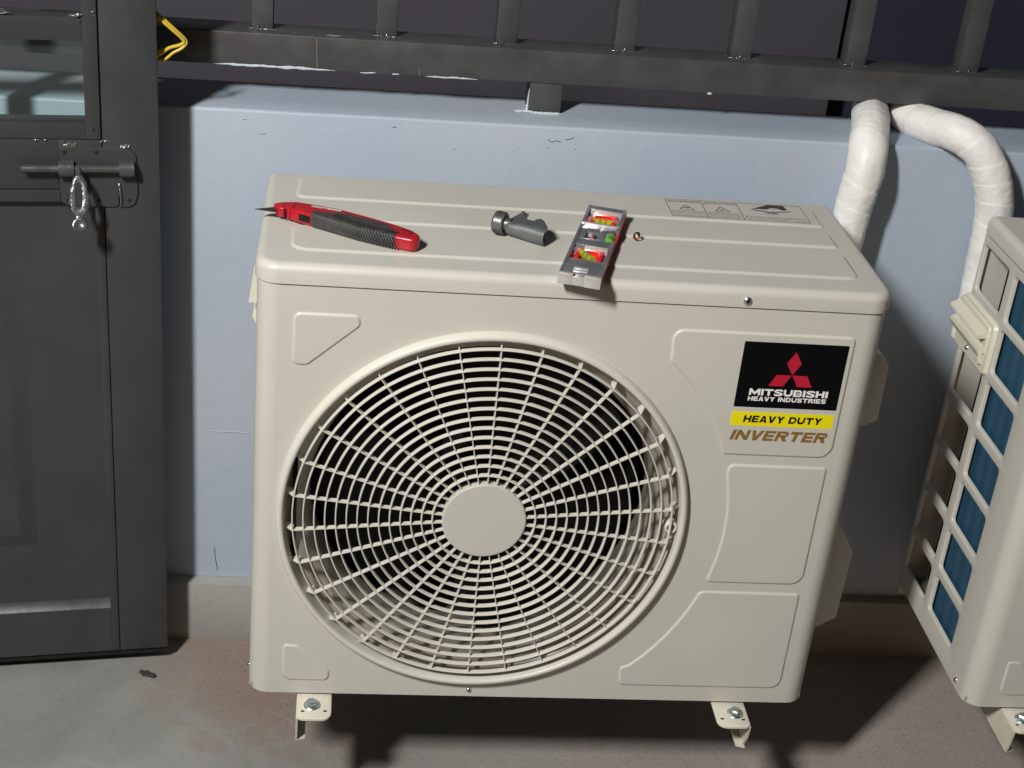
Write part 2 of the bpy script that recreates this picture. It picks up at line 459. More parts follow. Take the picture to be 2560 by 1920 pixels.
# heavy extended block lettering, drawn as strokes
def glyph(c):
    w_ = 1.15; a = 0.14; t = 0.28; P = []; K = []
    bar = lambda x0, x1, y0, y1: P.append([(x0, y0), (x1, y0), (x1, y1), (x0, y1)])
    if c == 'I': w_ = 0.32; bar(0, 0.32, 0, 1)
    elif c == 'T': bar(0, w_, 0.75, 1); bar(w_ / 2 - 0.16, w_ / 2 + 0.16, 0, 0.75)
    elif c == 'H': bar(0, 0.31, 0, 1); bar(w_ - 0.31, w_, 0, 1); bar(0.31, w_ - 0.31, 0.38, 0.62)
    elif c == 'E': w_ = 1.02; bar(0, 0.31, 0, 1); bar(0.31, w_, 0, 0.23); bar(0.31, w_ - 0.06, 0.39, 0.61); bar(0.31, w_, 0.77, 1)
    elif c == 'V': P.append([(0, 1), (0.40, 0), (w_ - 0.40, 0), (w_, 1), (w_ - 0.34, 1), (w_ / 2, 0.36), (0.34, 1)])
    elif c == 'A': P += [[(0, 0), (0.33, 0), (0.66, 1), (0.40, 1)], [(w_, 0), (w_ - 0.33, 0), (w_ - 0.66, 1), (w_ - 0.40, 1)]]; bar(0.28, w_ - 0.28, 0.16, 0.36)
    elif c == 'N': w_ = 1.2; bar(0, 0.29, 0, 1); bar(w_ - 0.29, w_, 0, 1); P.append([(0.29, 1), (0.29, 0.60), (w_ - 0.29, 0), (w_ - 0.29, 0.40)])
    elif c == 'M': w_ = 1.45; bar(0, 0.28, 0, 1); bar(w_ - 0.28, w_, 0, 1); P.append([(0.28, 1), (0.28, 0.52), (w_ / 2, 0.08), (w_ - 0.28, 0.52), (w_ - 0.28, 1), (w_ / 2, 0.50)])
    elif c == 'Y': P.append([(0, 1), (w_ / 2 - 0.16, 0.40), (w_ / 2 - 0.16, 0), (w_ / 2 + 0.16, 0), (w_ / 2 + 0.16, 0.40), (w_, 1), (w_ - 0.37, 1), (w_ / 2, 0.66), (0.37, 1)])
    elif c == 'U': K.append([(a, 1), (a, 0.34), (0.34, a), (w_ - 0.34, a), (w_ - a, 0.34), (w_ - a, 1)])
    elif c == 'D': bar(0, 0.30, 0, 1); K.append([(0.30, 1 - 0.12), (w_ - 0.42, 1 - 0.12), (w_ - a, 0.66), (w_ - a, 0.34), (w_ - 0.42, 0.12), (0.30, 0.12)]); t = 0.24
    elif c in 'BR':
        bar(0, 0.30, 0, 1); t = 0.22
        K.append([(0.30, 0.89), (w_ - 0.32, 0.89), (w_ - 0.16, 0.78), (w_ - 0.16, 0.64), (w_ - 0.32, 0.53), (0.30, 0.53)])
        if c == 'B': K.append([(0.30, 0.11), (w_ - 0.28, 0.11), (w_ - 0.11, 0.22), (w_ - 0.11, 0.34), (w_ - 0.28, 0.44), (0.30, 0.44)])
        else: P.append([(0.46, 0.44), (0.80, 0), (w_ + 0.03, 0), (0.86, 0.47)])
    elif c == 'S': t = 0.24; K.append([(w_ - 0.03, 0.76), (w_ - 0.28, 0.88), (0.32, 0.88), (0.13, 0.78), (0.13, 0.68), (0.32, 0.56), (w_ - 0.32, 0.44), (w_ - 0.13, 0.32), (w_ - 0.13, 0.22), (w_ - 0.32, 0.12), (0.28, 0.12), (0.03, 0.24)])
    elif c == 'C': K.append([(w_ - 0.03, 0.74), (w_ - 0.34, 0.88), (0.38, 0.88), (0.14, 0.66), (0.14, 0.34), (0.38, 0.12), (w_ - 0.34, 0.12), (w_ - 0.03, 0.26)]); t = 0.24
    elif c == 'F': w_ = 1.0; bar(0, 0.31, 0, 1); bar(0.31, w_ - 0.06, 0.39, 0.61); bar(0.31, w_, 0.77, 1)
    else: w_ = 0.45
    return w_, P, K, t
def block_text(name, s, m, parent, bb, place, shear=0.0, gap=0.13):
    a0, a1, b0, b1 = bb; items = []; x = 0
    for c in s:
        w_, P, K, t = glyph(c)
        for k_ in K:
            pts = [Vector(q) for q in k_]; L_, R_ = [], []
            for i in range(len(pts)):
                d0 = (pts[i] - pts[i - 1]).normalized() if i else None
                d1 = (pts[i + 1] - pts[i]).normalized() if i < len(pts) - 1 else None
                if d0 is None: d0 = d1
                if d1 is None: d1 = d0
                n0 = Vector((-d0.y, d0.x)); mm = (n0 + Vector((-d1.y, d1.x))).normalized(); q = t / 2 / max(0.5, mm.dot(n0))
                L_.append(pts[i] + mm * q); R_.append(pts[i] - mm * q)
            for i in range(len(pts) - 1): P.append([tuple(L_[i]), tuple(L_[i + 1]), tuple(R_[i + 1]), tuple(R_[i])])
        for p in P: items.append([(px + x, py) for px, py in p])
        x += w_ + gap
    tot = x - gap; Wd = a1 - a0 - abs(shear) * (b1 - b0); bm = bmesh.new()
    for i, p in enumerate(items):
        bm.faces.new([bm.verts.new(place(a0 + px / tot * Wd + py * shear * (b1 - b0), b0 + py * (b1 - b0), 0.00025 + 0.00002 * (i % 5))) for px, py in p])
    return obj(name, bm, m, parent, smooth=False)

TILT = 0.009   # the parapet and the rail rise very slightly to the right
def shear_z(bm):
    for v in bm.verts: v.co.z += TILT * v.co.x

# ================================================================== SETTING
FZ = -0.2257
bm = bmesh.new()
box(bm, -9, 9, -9, 9, FZ - 0.1, FZ)
fl = obj('floor', bm, M['floor'], smooth=False); tag(fl, None, None, kind='structure')

# parapet wall with a cement skirting
WY = 0.44
LZ = 0.6995
wall = thing('parapet_wall', 'low light blue painted wall with a flat top ledge behind the air conditioners', 'wall', (0, 0, 0))
bm = bmesh.new()
NX = 90
prof = [(WY, -0.1125), (WY, 0.2), (WY, 0.45), (WY, LZ - 0.0045), (WY + 0.0007, LZ - 0.0022), (WY + 0.0022, LZ - 0.0007), (WY + 0.0045, LZ), (WY + 0.05, LZ), (WY + 0.134, LZ), (WY + 0.134, -0.1125)]
rings = []
for (y, z) in prof:
    row = []
    for i in range(NX + 1):
        x = -3 + 7.0 * i / NX
        wob = 0.0009 * noise.noise(Vector((x * 9, z * 7, y * 20)))
        row.append(Vector((x, y + wob if z < LZ + 0.001 and y < WY + 0.02 else y, z + (TILT * x if z > 0.5 else 0) + (wob if z > 0.6 and y < WY + 0.1 else 0))))
    rings.append(row)
sweep(bm, rings, False)
obj('wall_face', bm, M['wall'], wall)
bm = bmesh.new()
box(bm, -3, 4, 0.418, WY + 0.12, FZ - 0.02, -0.113, 0.003)
obj('skirting', bm, M['skirt'], wall)
# small plaster flaws: chips, a scratch and pencil marks on the wall face
bm = bmesh.new()
for (x, z, w_, h_) in ((-0.02, 0.665, 0.012, 0.0013), (0.17, 0.688, 0.010, 0.0009), (-0.045, 0.685, 0.006, 0.0007),
                       (-0.01, 0.372, 0.004, 0.0012), (-0.012, 0.115, 0.003, 0.002), (0.44, 0.672, 0.003, 0.002), (0.26, 0.66, 0.004, 0.001)):
    blob(bm, (x, WY - 0.0006, z), 1, w_ / 2, 0.0012, h_ / 2, 0.4, 2, x * 50)
tube(bm, [(-0.09, WY, 0.166), (-0.06, WY - 0.0005, 0.1665), (-0.03, WY, 0.165)], 0.0007, 6)
tube(bm, [(0.00, WY, 0.164), (0.02, WY - 0.0003, 0.1635)], 0.0006, 6)
obj('plaster_flaw', bm, M['wall'], wall)
bm = bmesh.new()
for p in ([(-0.083, -0.055), (-0.082, -0.075), (-0.079, -0.092), (-0.078, -0.1)], [(0.398, 0.683), (0.404, 0.679), (0.411, 0.682), (0.418, 0.680)],
          [(0.424, 0.684), (0.432, 0.686), (0.437, 0.688)], [(0.399, 0.671), (0.401, 0.670)]):
    tube(bm, [(x, WY + 0.0001, z) for x, z in p], 0.00055, 5)
obj('dark_scratch', bm, M['debris'], wall)

# dark panel behind the rail
bm = bmesh.new(); box(bm, -5, 1.52, 2.60, 2.62, FZ, 2.6)
shp = obj('metal_sheet', bm, M['sheet'], smooth=False)
tag(shp, 'flat dark grey brown sheet wall in the gloom behind the railing', 'panel')
bm = bmesh.new(); box(bm, 1.57, 8, 2.80, 2.82, FZ, 2.6)  # dark sheet standing in for blue wall in shadow
shp = obj('navy_shade_sheet', bm, M['navy'], smooth=False)
tag(shp, 'dark navy sheet with the shade put into its colour, set further back behind the railing at the right', 'panel')

# railing
rail = thing('railing', 'dark grey steel railing with square bars standing on the wall ledge', 'railing', (0, 0, 0))
bm = bmesh.new(); box(bm, -3, 4, 0.50, 0.562, 0.7462, 0.7955, 0.0022, 2)
bmesh.ops.bisect_plane(bm, geom=bm.verts[:] + bm.edges[:] + bm.faces[:], plane_co=(0, 0, 0), plane_no=(1, 0, 0))
shear_z(bm); obj('bottom_rail', bm, M['rail'], rail)
bm = bmesh.new(); box(bm, -3, 4, 0.50, 0.562, 1.13, 1.16, 0.002, 2); shear_z(bm); obj('top_rail', bm, M['rail'], rail)
for px in (0.3965, -1.1, 1.9):
    bm = bmesh.new(); box(bm, px - 0.0245, px + 0.0245, 0.5025, 0.553, LZ - 0.003, 0.7462 + 0.001, 0.002, 2); shear_z(bm)
    obj('post', bm, M['rail'], rail)
bx = [-0.2035, -0.0267, 0.1540, 0.3320, 0.5100, 0.6885, 0.8672, 1.0465, 1.225]
for i, x in enumerate(bx):
    bm = bmesh.new(); box(bm, x - 0.0158, x + 0.0158, 0.522, 0.553, 0.795, 1.131, 0.0018, 2); shear_z(bm)
    obj('baluster', bm, M['rail'], rail)
# weld beads where the bars meet the rail
def bead(bm, pts, r, seed, flat=0.7):
    P = spline(pts, 8); n = len(P)
    rd = [r * (0.75 + 0.6 * noise.noise(Vector((i * 0.45, seed, 1.3)))) * (0.35 + 0.65 * min(1, i / 3, (n - 1 - i) / 3)) for i in range(n)]
    tube(bm, P, rd, 9)
for i, x in enumerate(bx):
    zz = 0.7962 + TILT * x
    bm = bmesh.new(); bead(bm, [(x - 0.019, 0.545, zz), (x - 0.0185, 0.524, zz), (x - 0.014, 0.5205, zz), (x, 0.5203, zz), (x + 0.016, 0.5208, zz), (x + 0.026 + 0.01 * (i % 2), 0.5235, zz - 0.0008)], 0.0021, i)
    obj('weld_bead', bm, M['rail'], rail)
    bm = bmesh.new(); blob(bm, (x + random.uniform(-0.006, 0.004), 0.5190, 0.7990 + TILT * x), 0.0017, 1, 0.8, 1.5, 0.5, 1, i)
    obj('weld_spatter', bm, M['weld'], rail)
    bm = bmesh.new(); bead(bm, [(x - 0.0185, 0.5188, zz + 0.001), (x - 0.012, 0.5182, zz + 0.001), (x - 0.004, 0.5185, zz + 0.0005)], 0.0011, i + 20)
    obj('weld_spatter', bm, M['weld'], rail)
# white filler squeezed along the rail's lower edge
def smear(x0, x1, th, z, seed):
    bm = bmesh.new(); n = 46; rings = []
    for i in range(n + 1):
        t = i / n; x = x0 + (x1 - x0) * t
        e = min(1, t * 6, (1 - t) * 4)
        r = th * e * (0.55 + 0.9 * abs(noise.noise(Vector((x * 40, seed, 0)))) + 0.3 * noise.noise(Vector((x * 160, seed, 3)))) + 0.0002
        cz = z + TILT * x + 0.0012 * noise.noise(Vector((x * 60, seed, 7))) + r * 0.3
        rings.append([Vector((x, 0.4992 - r * 0.5 * math.cos(a) - 0.0002, cz + r * math.sin(a))) for a in [2 * PI * k / 8 for k in range(8)]])
    sweep(bm, rings, True, True)
    obj('filler_smear', bm, M['filler'], rail)
smear(-0.095, 0.082, 0.0023, 0.7470, 1); smear(0.165, 0.176, 0.0012, 0.7467, 5); smear(0.215, 0.292, 0.0016, 0.7464, 2); smear(0.118, 0.142, 0.0010, 0.7467, 8)
smear(0.640, 0.648, 0.0022, 0.7455, 4)
msp = mat('splash', (0.25, 0.22, 0.22), 0.6)
for (x, y, r, sx) in ((0.078, 0.512, 0.012, 1.4), (0.100, 0.5135, 0.003, 5), (0.02, 0.515, 0.004, 1.6)):
    bm = bmesh.new(); blob(bm, (x, y, 0.7953 + TILT * x), r, sx * 0.7, 0.42, 0.06, 0.3, 2, x * 10); obj('paint_splash', bm, msp, rail)
msc = mat('scratch', (0.22, 0.22, 0.22), 0.5)
bm = bmesh.new(); tube(bm, [(0.0535, 0.4995, 0.7935), (0.0545, 0.4992, 0.77), (0.056, 0.4995, 0.749)], 0.0006, 6); obj('scratch', bm, msc, rail)
bm = bmesh.new(); tube(bm, [(0.205, 0.4995, 0.759), (0.206, 0.4995, 0.749)], 0.0005, 6); obj('scratch', bm, msc, rail)
bm = bmesh.new(); zz = LZ + 0.0012 + TILT * 0.4
bead(bm, [(0.352, 0.5045, zz - 0.001), (0.362, 0.5025, zz), (0.3705, 0.5005, zz + 0.0008), (0.385, 0.4995, zz - 0.0004), (0.405, 0.4995, zz - 0.0004), (0.4235, 0.5010, zz)], 0.0026, 3)
bead(bm, [(0.3708, 0.5008, zz), (0.3700, 0.5030, zz + 0.004), (0.3702, 0.503, zz + 0.012)], 0.0026, 9)
tube(bm, [(0.3705, 0.5018, LZ + 0.003), (0.3703, 0.5018, LZ + 0.025), (0.371, 0.5018, LZ + 0.040)], [0.0016, 0.0012, 0.0005], 6)
obj('filler_smear', bm, M['filler'], rail)

# yellow wires hanging behind the door edge
wr = thing('electric_wire', 'loop of thin yellow electric wire hanging between the door and the railing', 'wire', (-0.16, 0.43, 0.82))
def wl(pts): return [Vector((x + 0.16, y - 0.43 - (0.055 if x > -0.17 else 0.03), z - 0.82 + 0.022)) for x, y, z in pts]
bm = bmesh.new(); tube(bm, spline(wl([(-0.20, 0.46, 0.845), (-0.165, 0.43, 0.8254), (-0.1419, 0.425, 0.8073), (-0.1245, 0.43, 0.790), (-0.1275, 0.43, 0.7835), (-0.1435, 0.43, 0.7775), (-0.163, 0.43, 0.7645), (-0.19, 0.45, 0.755)]), 8), 0.0023, 10)
obj('yellow_strand', bm, M['wire'], wr)
bm = bmesh.new(); tube(bm, spline(wl([(-0.20, 0.462, 0.849), (-0.165, 0.434, 0.829), (-0.1395, 0.43, 0.8075), (-0.1215, 0.434, 0.789), (-0.1245, 0.43, 0.780), (-0.138, 0.428, 0.7715), (-0.1475, 0.428, 0.763), (-0.155, 0.428, 0.7605), (-0.163, 0.43, 0.7635), (-0.161, 0.434, 0.769), (-0.151, 0.436, 0.7745), (-0.145, 0.436, 0.776)]), 8), 0.0020, 10)
obj('yellow_strand', bm, M['wire'], wr)

# ================================================================== DOOR
DO = (-0.1518, 0.3518, 0.0154)
door = thing('metal_door', 'dark grey painted steel door with a glazed window and a slide bolt, standing at the left', 'door', DO, R(8))
door.scale = (0.989, 0.989, 0.989); door.rotation_euler = (0, R(-0.36), R(8))
dm = M['door']
DF = lambda a, b, h: Vector((a, -h, b))
bm = bmesh.new()
box(bm, -0.0765, 0.0, 0, 0.036, -0.213, 1.30, 0.0022)
obj('stile', bm, dm, door)
bm = bmesh.new()
box(bm, -0.1365, -0.0775, 0.0006, 0.036, 0.5765, 0.6662, 0.0012)
box(bm, -0.80, -0.1363, 0.0008, 0.036, 0.5935, 0.6662, 0.0012)
box(bm, -0.0896, -0.0775, 0.0006, 0.036, -0.213, 0.5768, 0.0008)
obj('leaf_frame', bm, dm, door)
bm = bmesh.new(); box(bm, -0.80, -0.1355, -0.0025, 0.034, 0.5755, 0.5928, 0.0015); obj('cross_bar', bm, dm, door)
bm = bmesh.new()   # bottom rail with a sloping inner edge
sec = [(0.0010, -0.213), (0.0010, -0.1275), (0.0022, -0.1268), (0.0105, -0.1115), (0.036, -0.1115), (0.036, -0.213)]
sweep(bm, [[Vector((x, y, z)) for y, z in sec] for x in (-0.80, -0.0898)], True, True)
obj('bottom_rail', bm, dm, door)
bm = bmesh.new(); box(bm, -0.80, -0.0885, 0.0100, 0.030, -0.125, 0.5770); obj('lower_panel', bm, dm, door)
bm = bmesh.new(); pillow(bm, rloop([(-0.75, -0.005), (-0.196, -0.005), (-0.196, 0.4265), (-0.75, 0.4265)], 0.0, 3), 0.009, 0.027, lambda a, b, h: Vector((a, 0.0100 - h, b)), base=-0.001, steps=3)
obj('raised_moulding', bm, dm, door)
bm = bmesh.new(); box(bm, -0.80, -0.003, 0.005, 0.030, -0.2250, -0.2125); obj('bottom_gap_shade', bm, M['hole'], door)  # black strip painting the shade in the gap under the door
# window sash
sash_b = bmesh.new()
box(sash_b, -0.0985, -0.0785, 0.0, 0.03, 0.6672, 1.30, 0.0012)
box(sash_b, -0.80, -0.0983, 0.0003, 0.03, 0.6672, 0.6888, 0.0010)
box(sash_b, -0.80, -0.0983, 0.0003, 0.03, 0.8052, 0.8375, 0.0014)
box(sash_b, -0.255, -0.229, 0.0003, 0.03, 0.6886, 0.8054, 0.001)
box(sash_b, -0.80, -0.0983, 0.0125, 0.0295, 0.6884, 0.6925, 0.0008)
box(sash_b, -0.255, -0.228, 0.0003, 0.03, 0.8373, 1.30, 0.001)
sash = obj('window_sash', sash_b, dm, door)
for ga, gb in ((-0.230, -0.0975), (-0.62, -0.254)):
    bm = bmesh.new(); box(bm, ga, gb, 0.014, 0.0185, 0.690, 0.8056); obj('glass_pane', bm, M['glass'], sash)
bm = bmesh.new()
lathe(bm, [(0.0001, 0.0004), (0.0022, 0.0003), (0.0022, -0.001)], 12, lambda a, b, h: Vector((a - 0.0875, -h, b + 0.6815)))
obj('screw_hole', bm, M['hole'], sash)
bm = bmesh.new(); box(bm, -0.0788, -0.0762, 0.004, 0.03, -0.21, 1.30); obj('gap_shadow_strip', bm, M['hole'], door)
# latch
lp = bmesh.new()
lo = rloop([(-0.1357, 0.6575), (-0.0395, 0.6555), (-0.0310, 0.645), (-0.0295, 0.588), (-0.0345, 0.572), (-0.045, 0.5675), (-0.053, 0.5685), (-0.0535, 0.584), (-0.056, 0.584), (-0.0562, 0.5683), (-0.0847, 0.5683), (-0.1245, 0.5698), (-0.1357, 0.5765)],
           [0.009, 0.009, 0.008, 0.01, 0.008, 0.006, 0.003, 0.001, 0.001, 0.006, 0.006, 0.006, 0.004], 4)
pillow(lp, lo, 0.0032, 0.0010, lambda a, b, h: Vector((a, -h, b)), base=-0.0005, steps=3, round_=True)
lm = mat('latch_paint', (0.066, 0.068, 0.070), 0.30, metal=0.15, bump=0.5, bscale=90, var=0.15, vscale=40, bdist=0.0012)
latch = obj('latch_plate', lp, dm, door)
bm = bmesh.new()
for (u, z) in ((-0.1272, 0.6493), (-0.085, 0.6495), (-0.1253, 0.5783), (-0.0834, 0.5787), (-0.0417, 0.5785)):
    lathe(bm, [(0.0001, 0.0036), (0.0027, 0.0036), (0.0027, 0.001)], 14, lambda a, b, h: Vector((a + u, -h, b + z)), cap0=True)
obj('screw_hole', bm, M['hole'], latch)
bm = bmesh.new(); tube(bm, [(-0.1865, -0.0125, 0.6285), (-0.1855, -0.0125, 0.6285), (-0.11, -0.0125, 0.6285), (-0.036, -0.0125, 0.6285)], [0.0046, 0.0055, 0.0055, 0.0055], 20)
obj('slide_bolt', bm, lm, latch)
for (a0, a1) in ((-0.1360, -0.1155), (-0.0545, -0.0345)):
    bm = bmesh.new(); rings = []
    for x in (a0, a1):
        ring = []
        for k in range(13):
            an = PI * k / 12
            ring.append(Vector((x, -0.0125 - 0.0082 * math.sin(an), 0.6275 - 0.0108 * math.cos(an))))
        ring += [Vector((x, -0.002, 0.6383)), Vector((x, -0.002, 0.6167))]
        rings.append(ring)
    sweep(bm, rings, True, True); obj('keeper', bm, lm, latch, ang=30)
# hasp: wavy plate with slot, and a round dished end
bm = bmesh.new(); cu, cz = -0.1095, 0.592
outer = []; inner = []; N = 72
for k in range(N):
    a = 2 * PI * k / N
    # superellipse-like outline with scallops
    ca, sa = math.cos(a), math.sin(a)
    wx, wz = 0.0128, 0.0315
    e = 1 / (abs(ca / wx) ** 2.2 + abs(sa / wz) ** 2.2) ** (1 / 2.2)
    e *= 1 + (0.055 * math.cos(9 * math.atan2(sa * 0.55, ca)) if abs(sa) < 0.93 else 0)
    outer.append(Vector((ca * e * (1 + 0.12 * (-sa)), sa * e)))
    ix, iz = 0.0037, 0.0175
    e2 = 1 / (abs(ca / ix) ** 5 + abs(sa / iz) ** 5) ** (1 / 5)
    inner.append(Vector((ca * e2, sa * e2)))
def hang(v):   # the hasp hangs away from the door
    o_ = max(0.0, (0.630 - v.z)) * 0.42
    return Vector((v.x, v.y - o_, v.z + o_ * 0.40))
def hm(p, h): return hang(Vector((cu + p.x, -0.020 - h, cz + p.y)))
rings = [[hm(p, -0.0025) for p in inner], [hm(p, -0.0025) for p in outer], [hm(p, 0.0005) for p in outer], [hm(o_.lerp(i_, 0.12), 0.0016) for o_, i_ in zip(outer, inner)], [hm(o_.lerp(i_, 0.5), 0.0019) for o_, i_ in zip(outer, inner)], [hm(o_.lerp(i_, 0.9), 0.0012) for o_, i_ in zip(outer, inner)], [hm(p, -0.0003) for p in inner], [hm(p, -0.0025) for p in inner]]
sweep(bm, rings, True, False)
t_ = bmesh.new(); box(t_, -0.1140, -0.1050, -0.0212, -0.0178, 0.5540, 0.5630, 0.0008)
for v in t_.verts: v.co = hang(v.co)
merge(bm, t_)
lathe(bm, [(0.0001, 0.0), (0.006, 0.0008), (0.0082, 0.0028), (0.0098, 0.0025), (0.0107, 0.0005), (0.0105, -0.0025), (0.0001, -0.0025)], 28, lambda a, b, h: hang(Vector((a - 0.1095, -0.020 - h, b + 0.5492))))
tube(bm, [(-0.1095, -0.0205, 0.620), (-0.1095, -0.0215, 0.628), (-0.1095, -0.0165, 0.632)], [0.0045, 0.004, 0.003], 12)
obj('hasp', bm, mat('hasp_paint', (0.085, 0.087, 0.09), 0.27, metal=0.35, bump=0.5, bscale=160, bdist=0.002), latch)
bm = bmesh.new()
tube(bm, [(-0.0555, -0.0035, 0.604), (-0.0550, -0.006, 0.600), (-0.0535, -0.006, 0.580), (-0.0545, -0.0035, 0.570)], 0.0014, 8)
obj('bent_tongue', bm, M['weld'], latch)
bm = bmesh.new()
for (u, z, r, s_) in ((-0.118, 0.6590, 0.0036, 2.0), (-0.124, 0.6585, 0.0028, 1.3), (-0.112, 0.6575, 0.0022, 1.5), (-0.0455, 0.6578, 0.0032, 1.4), (-0.0490, 0.6585, 0.0022, 1.0), (-0.0520, 0.655, 0.0016, 1.5),
                     (-0.165, 0.6660, 0.0012, 2.5), (-0.152, 0.6658, 0.0013, 1.8), (-0.128, 0.6660, 0.0012, 1.6), (-0.077, 0.6650, 0.0012, 2.0), (-0.072, 0.6652, 0.0013, 2.2),
                     (-0.1030, 0.8405, 0.0034, 1.2), (-0.1010, 0.8330, 0.0020, 1.2), (-0.083, 0.8455, 0.0018, 1.2), (-0.0815, 0.8405, 0.0014, 1), (-0.109, 0.8395, 0.0022, 2), (-0.0985, 0.7420, 0.0013, 1),
                     (-0.205, 0.8435, 0.0035, 2.2), (-0.195, 0.8410, 0.0025, 2.6)):
    blob(bm, (u, -0.0006, z), r * 1.25, s_, 0.6, 0.75, 0.8, 2, u * 77)
obj('weld_bead', bm, mat('painted_weld', (0.16, 0.16, 0.16), 0.18, metal=0.6, bump=0.8, bscale=350, bdist=0.002), door)

# ================================================================== AIR CONDITIONER
HS, HT, D, W = 0.6231, 0.6509, 0.320, 0.800
CX, CZ = 0.3055, 0.2995
ac = thing('air_conditioner_unit', 'beige outdoor air conditioner in the middle with tools lying on its lid', 'air conditioner', (0, 0, 0), 0, 'outdoor air conditioners on wall brackets')
# front panel : face with fan opening, wrapped corners
RC = 0.027
bm = bmesh.new()
N = 180; RH = 0.268
hole = [Vector((CX + RH * math.cos(2 * PI * k / N), CZ + RH * math.sin(2 * PI * k / N))) for k in range(N)]
plate_hole(bm, RC, 0.590, 0.0, HS, hole, FRONT, [(0, 0), (0.0015, -0.0015), (0.0015, -0.012)])
def quadstrip(bm, a, b):
    vs = sweep(bm, [a, b], False, False)
quadstrip(bm, [Vector((0.590, 0, 0)), Vector((W - RC, 0, 0))], [Vector((0.590, 0, HS)), Vector((W - RC, 0, HS))])
def corner(cx, sgn):
    return [Vector((cx + sgn * RC * math.sin(t), RC - RC * math.cos(t), 0)) for t in [PI / 2 * k / 10 for k in range(11)]]
for cx, sg in ((RC, -1), (W - RC, 1)):
    pr = corner(cx, sg) + [Vector((0.0 if sg < 0 else W, 0.060, 0))]
    quadstrip(bm, pr, [p + Vector((0, 0, HS)) for p in pr])
# rolled upper edge under the lid
up_ = [q for q in rloop([(0, D - 0.002), (0, 0), (W, 0), (W, D - 0.002)], [0, RC, RC, 0], 10)]
quadstrip(bm, [Vector((p.x, p.y, HS)) for p in up_], [Vector((min(max(p.x, 0.0016), W - 0.0016), max(p.y, 0.0016), HS + 0.0010)) for p in up_])
# folded bottom lip
quadstrip(bm, [Vector((RC, 0, 0)), Vector((W - RC, 0, 0))], [Vector((RC, 0.02, 0.0)), Vector((W - RC, 0.02, 0.0))])
# embossed fields
def emboss(pts, rad, wd=0.0034, h=0.0021):
    pillow(bm, rloop(pts, rad, 6), h, wd, FRONT)
emboss([(0.046, 0.588), (0.1290, 0.588), (0.1300, 0.572), (0.066, 0.5145), (0.046, 0.5145)], [0.010, 0.009, 0.009, 0.012, 0.012])
emboss([(0.046, 0.0815), (0.0500, 0.0850), (0.0670, 0.0835), (0.1125, 0.0400), (0.1115, 0.0220), (0.046, 0.0220)], [0.008, 0.01, 0.012, 0.009, 0.010, 0.013])
def arc(r, z0, z1, n=12):
    out = []
    for k in range(n + 1):
        z = z0 + (z1 - z0) * k / n
        out.append((CX + math.sqrt(r * r - (z - CZ) ** 2), z))
    return out
RA = 0.3275
emboss([(0.521, 0.591), (0.7620, 0.591), (0.7620, 0.4105), (0.6135, 0.4105)] + arc(RA, 0.4310, 0.5440), [0.015, 0.009, 0.020, 0.006] + [0] * 12 + [0.006])
emboss([(0.6240, 0.3975), (0.7600, 0.3975), (0.7600, 0.2065), (0.6205, 0.2065)] + arc(RA, 0.2230, 0.3800), [0.014, 0.007, 0.020, 0.006] + [0] * 13)
emboss([(0.6155, 0.1930), (0.7600, 0.1930), (0.7600, 0.0255), (0.5210, 0.0255), (0.5195, 0.0580)] + [(CX + RA * math.cos(R(a)), CZ + RA * math.sin(R(a))) for a in (-46, -42, -38, -34, -30, -26, -22.5)], [0.010, 0.007, 0.018, 0.009, 0.006] + [0] * 6 + [0.008])
panel = obj('front_panel', bm, M['cabinet'], ac, ang=28)
# near-black slab that paints the shade in the seam under the lid
bm = bmesh.new()
def plan(r, ins, y1=D):
    x0, x1, y0 = ins, W - ins, ins
    pts = [(x0, y0), (x1, y0), (x1, y1 - ins), (x0, y1 - ins)]
    return rloop(pts, [r, r, 0.012, 0.012], 8)
poly(bm, plan(0.025, 0.0030), HS - 0.0035, HS + 0.004, TOP)
obj('seam_gap', bm, M['inside'], ac)
# lid
bm = bmesh.new()
l0 = plan(0.030, -0.0025, D + 0.001); rings = [[Vector((p.x, p.y, HS + 0.0020)) for p in offset(l0, 0.004)], [Vector((p.x, p.y, HS + 0.0020)) for p in l0]]
rr = 0.011
for k in range(7):
    t = PI / 2 * k / 6
    rings.append([Vector((p.x, p.y, HT - rr + rr * math.sin(t))) for p in (offset(l0, rr * (1 - math.cos(t))) if k else l0)])
rings.append([Vector((p.x, p.y, HT)) for p in offset(l0, rr + 0.0008)])
vs = sweep(bm, rings, True, False); bm.faces.new(vs[-1])
LT = lambda a, b, h: Vector((a, b, HT + h))
def emb_top(pts, rad):
    pillow(bm, rloop(pts, rad, 6), 0.0024, 0.0050, LT)
emb_top([(0.0375, 0.2235), (0.768, 0.2235), (0.768, 0.2900), (0.7500, 0.3055), (0.0400, 0.3045)], [0.012, 0.006, 0.02, 0.01, 0.012])
emb_top([(0.0375, 0.1475), (0.768, 0.1475), (0.768, 0.2020), (0.0375, 0.2020)], [0.010, 0.006, 0.012, 0.010])
emb_top([(0.0375, 0.0425), (0.768, 0.0425), (0.768, 0.1270), (0.0375, 0.1270)], [0.022, 0.017, 0.012, 0.012])
lid = obj('top_lid', bm, M['cabinet'], ac, ang=50)
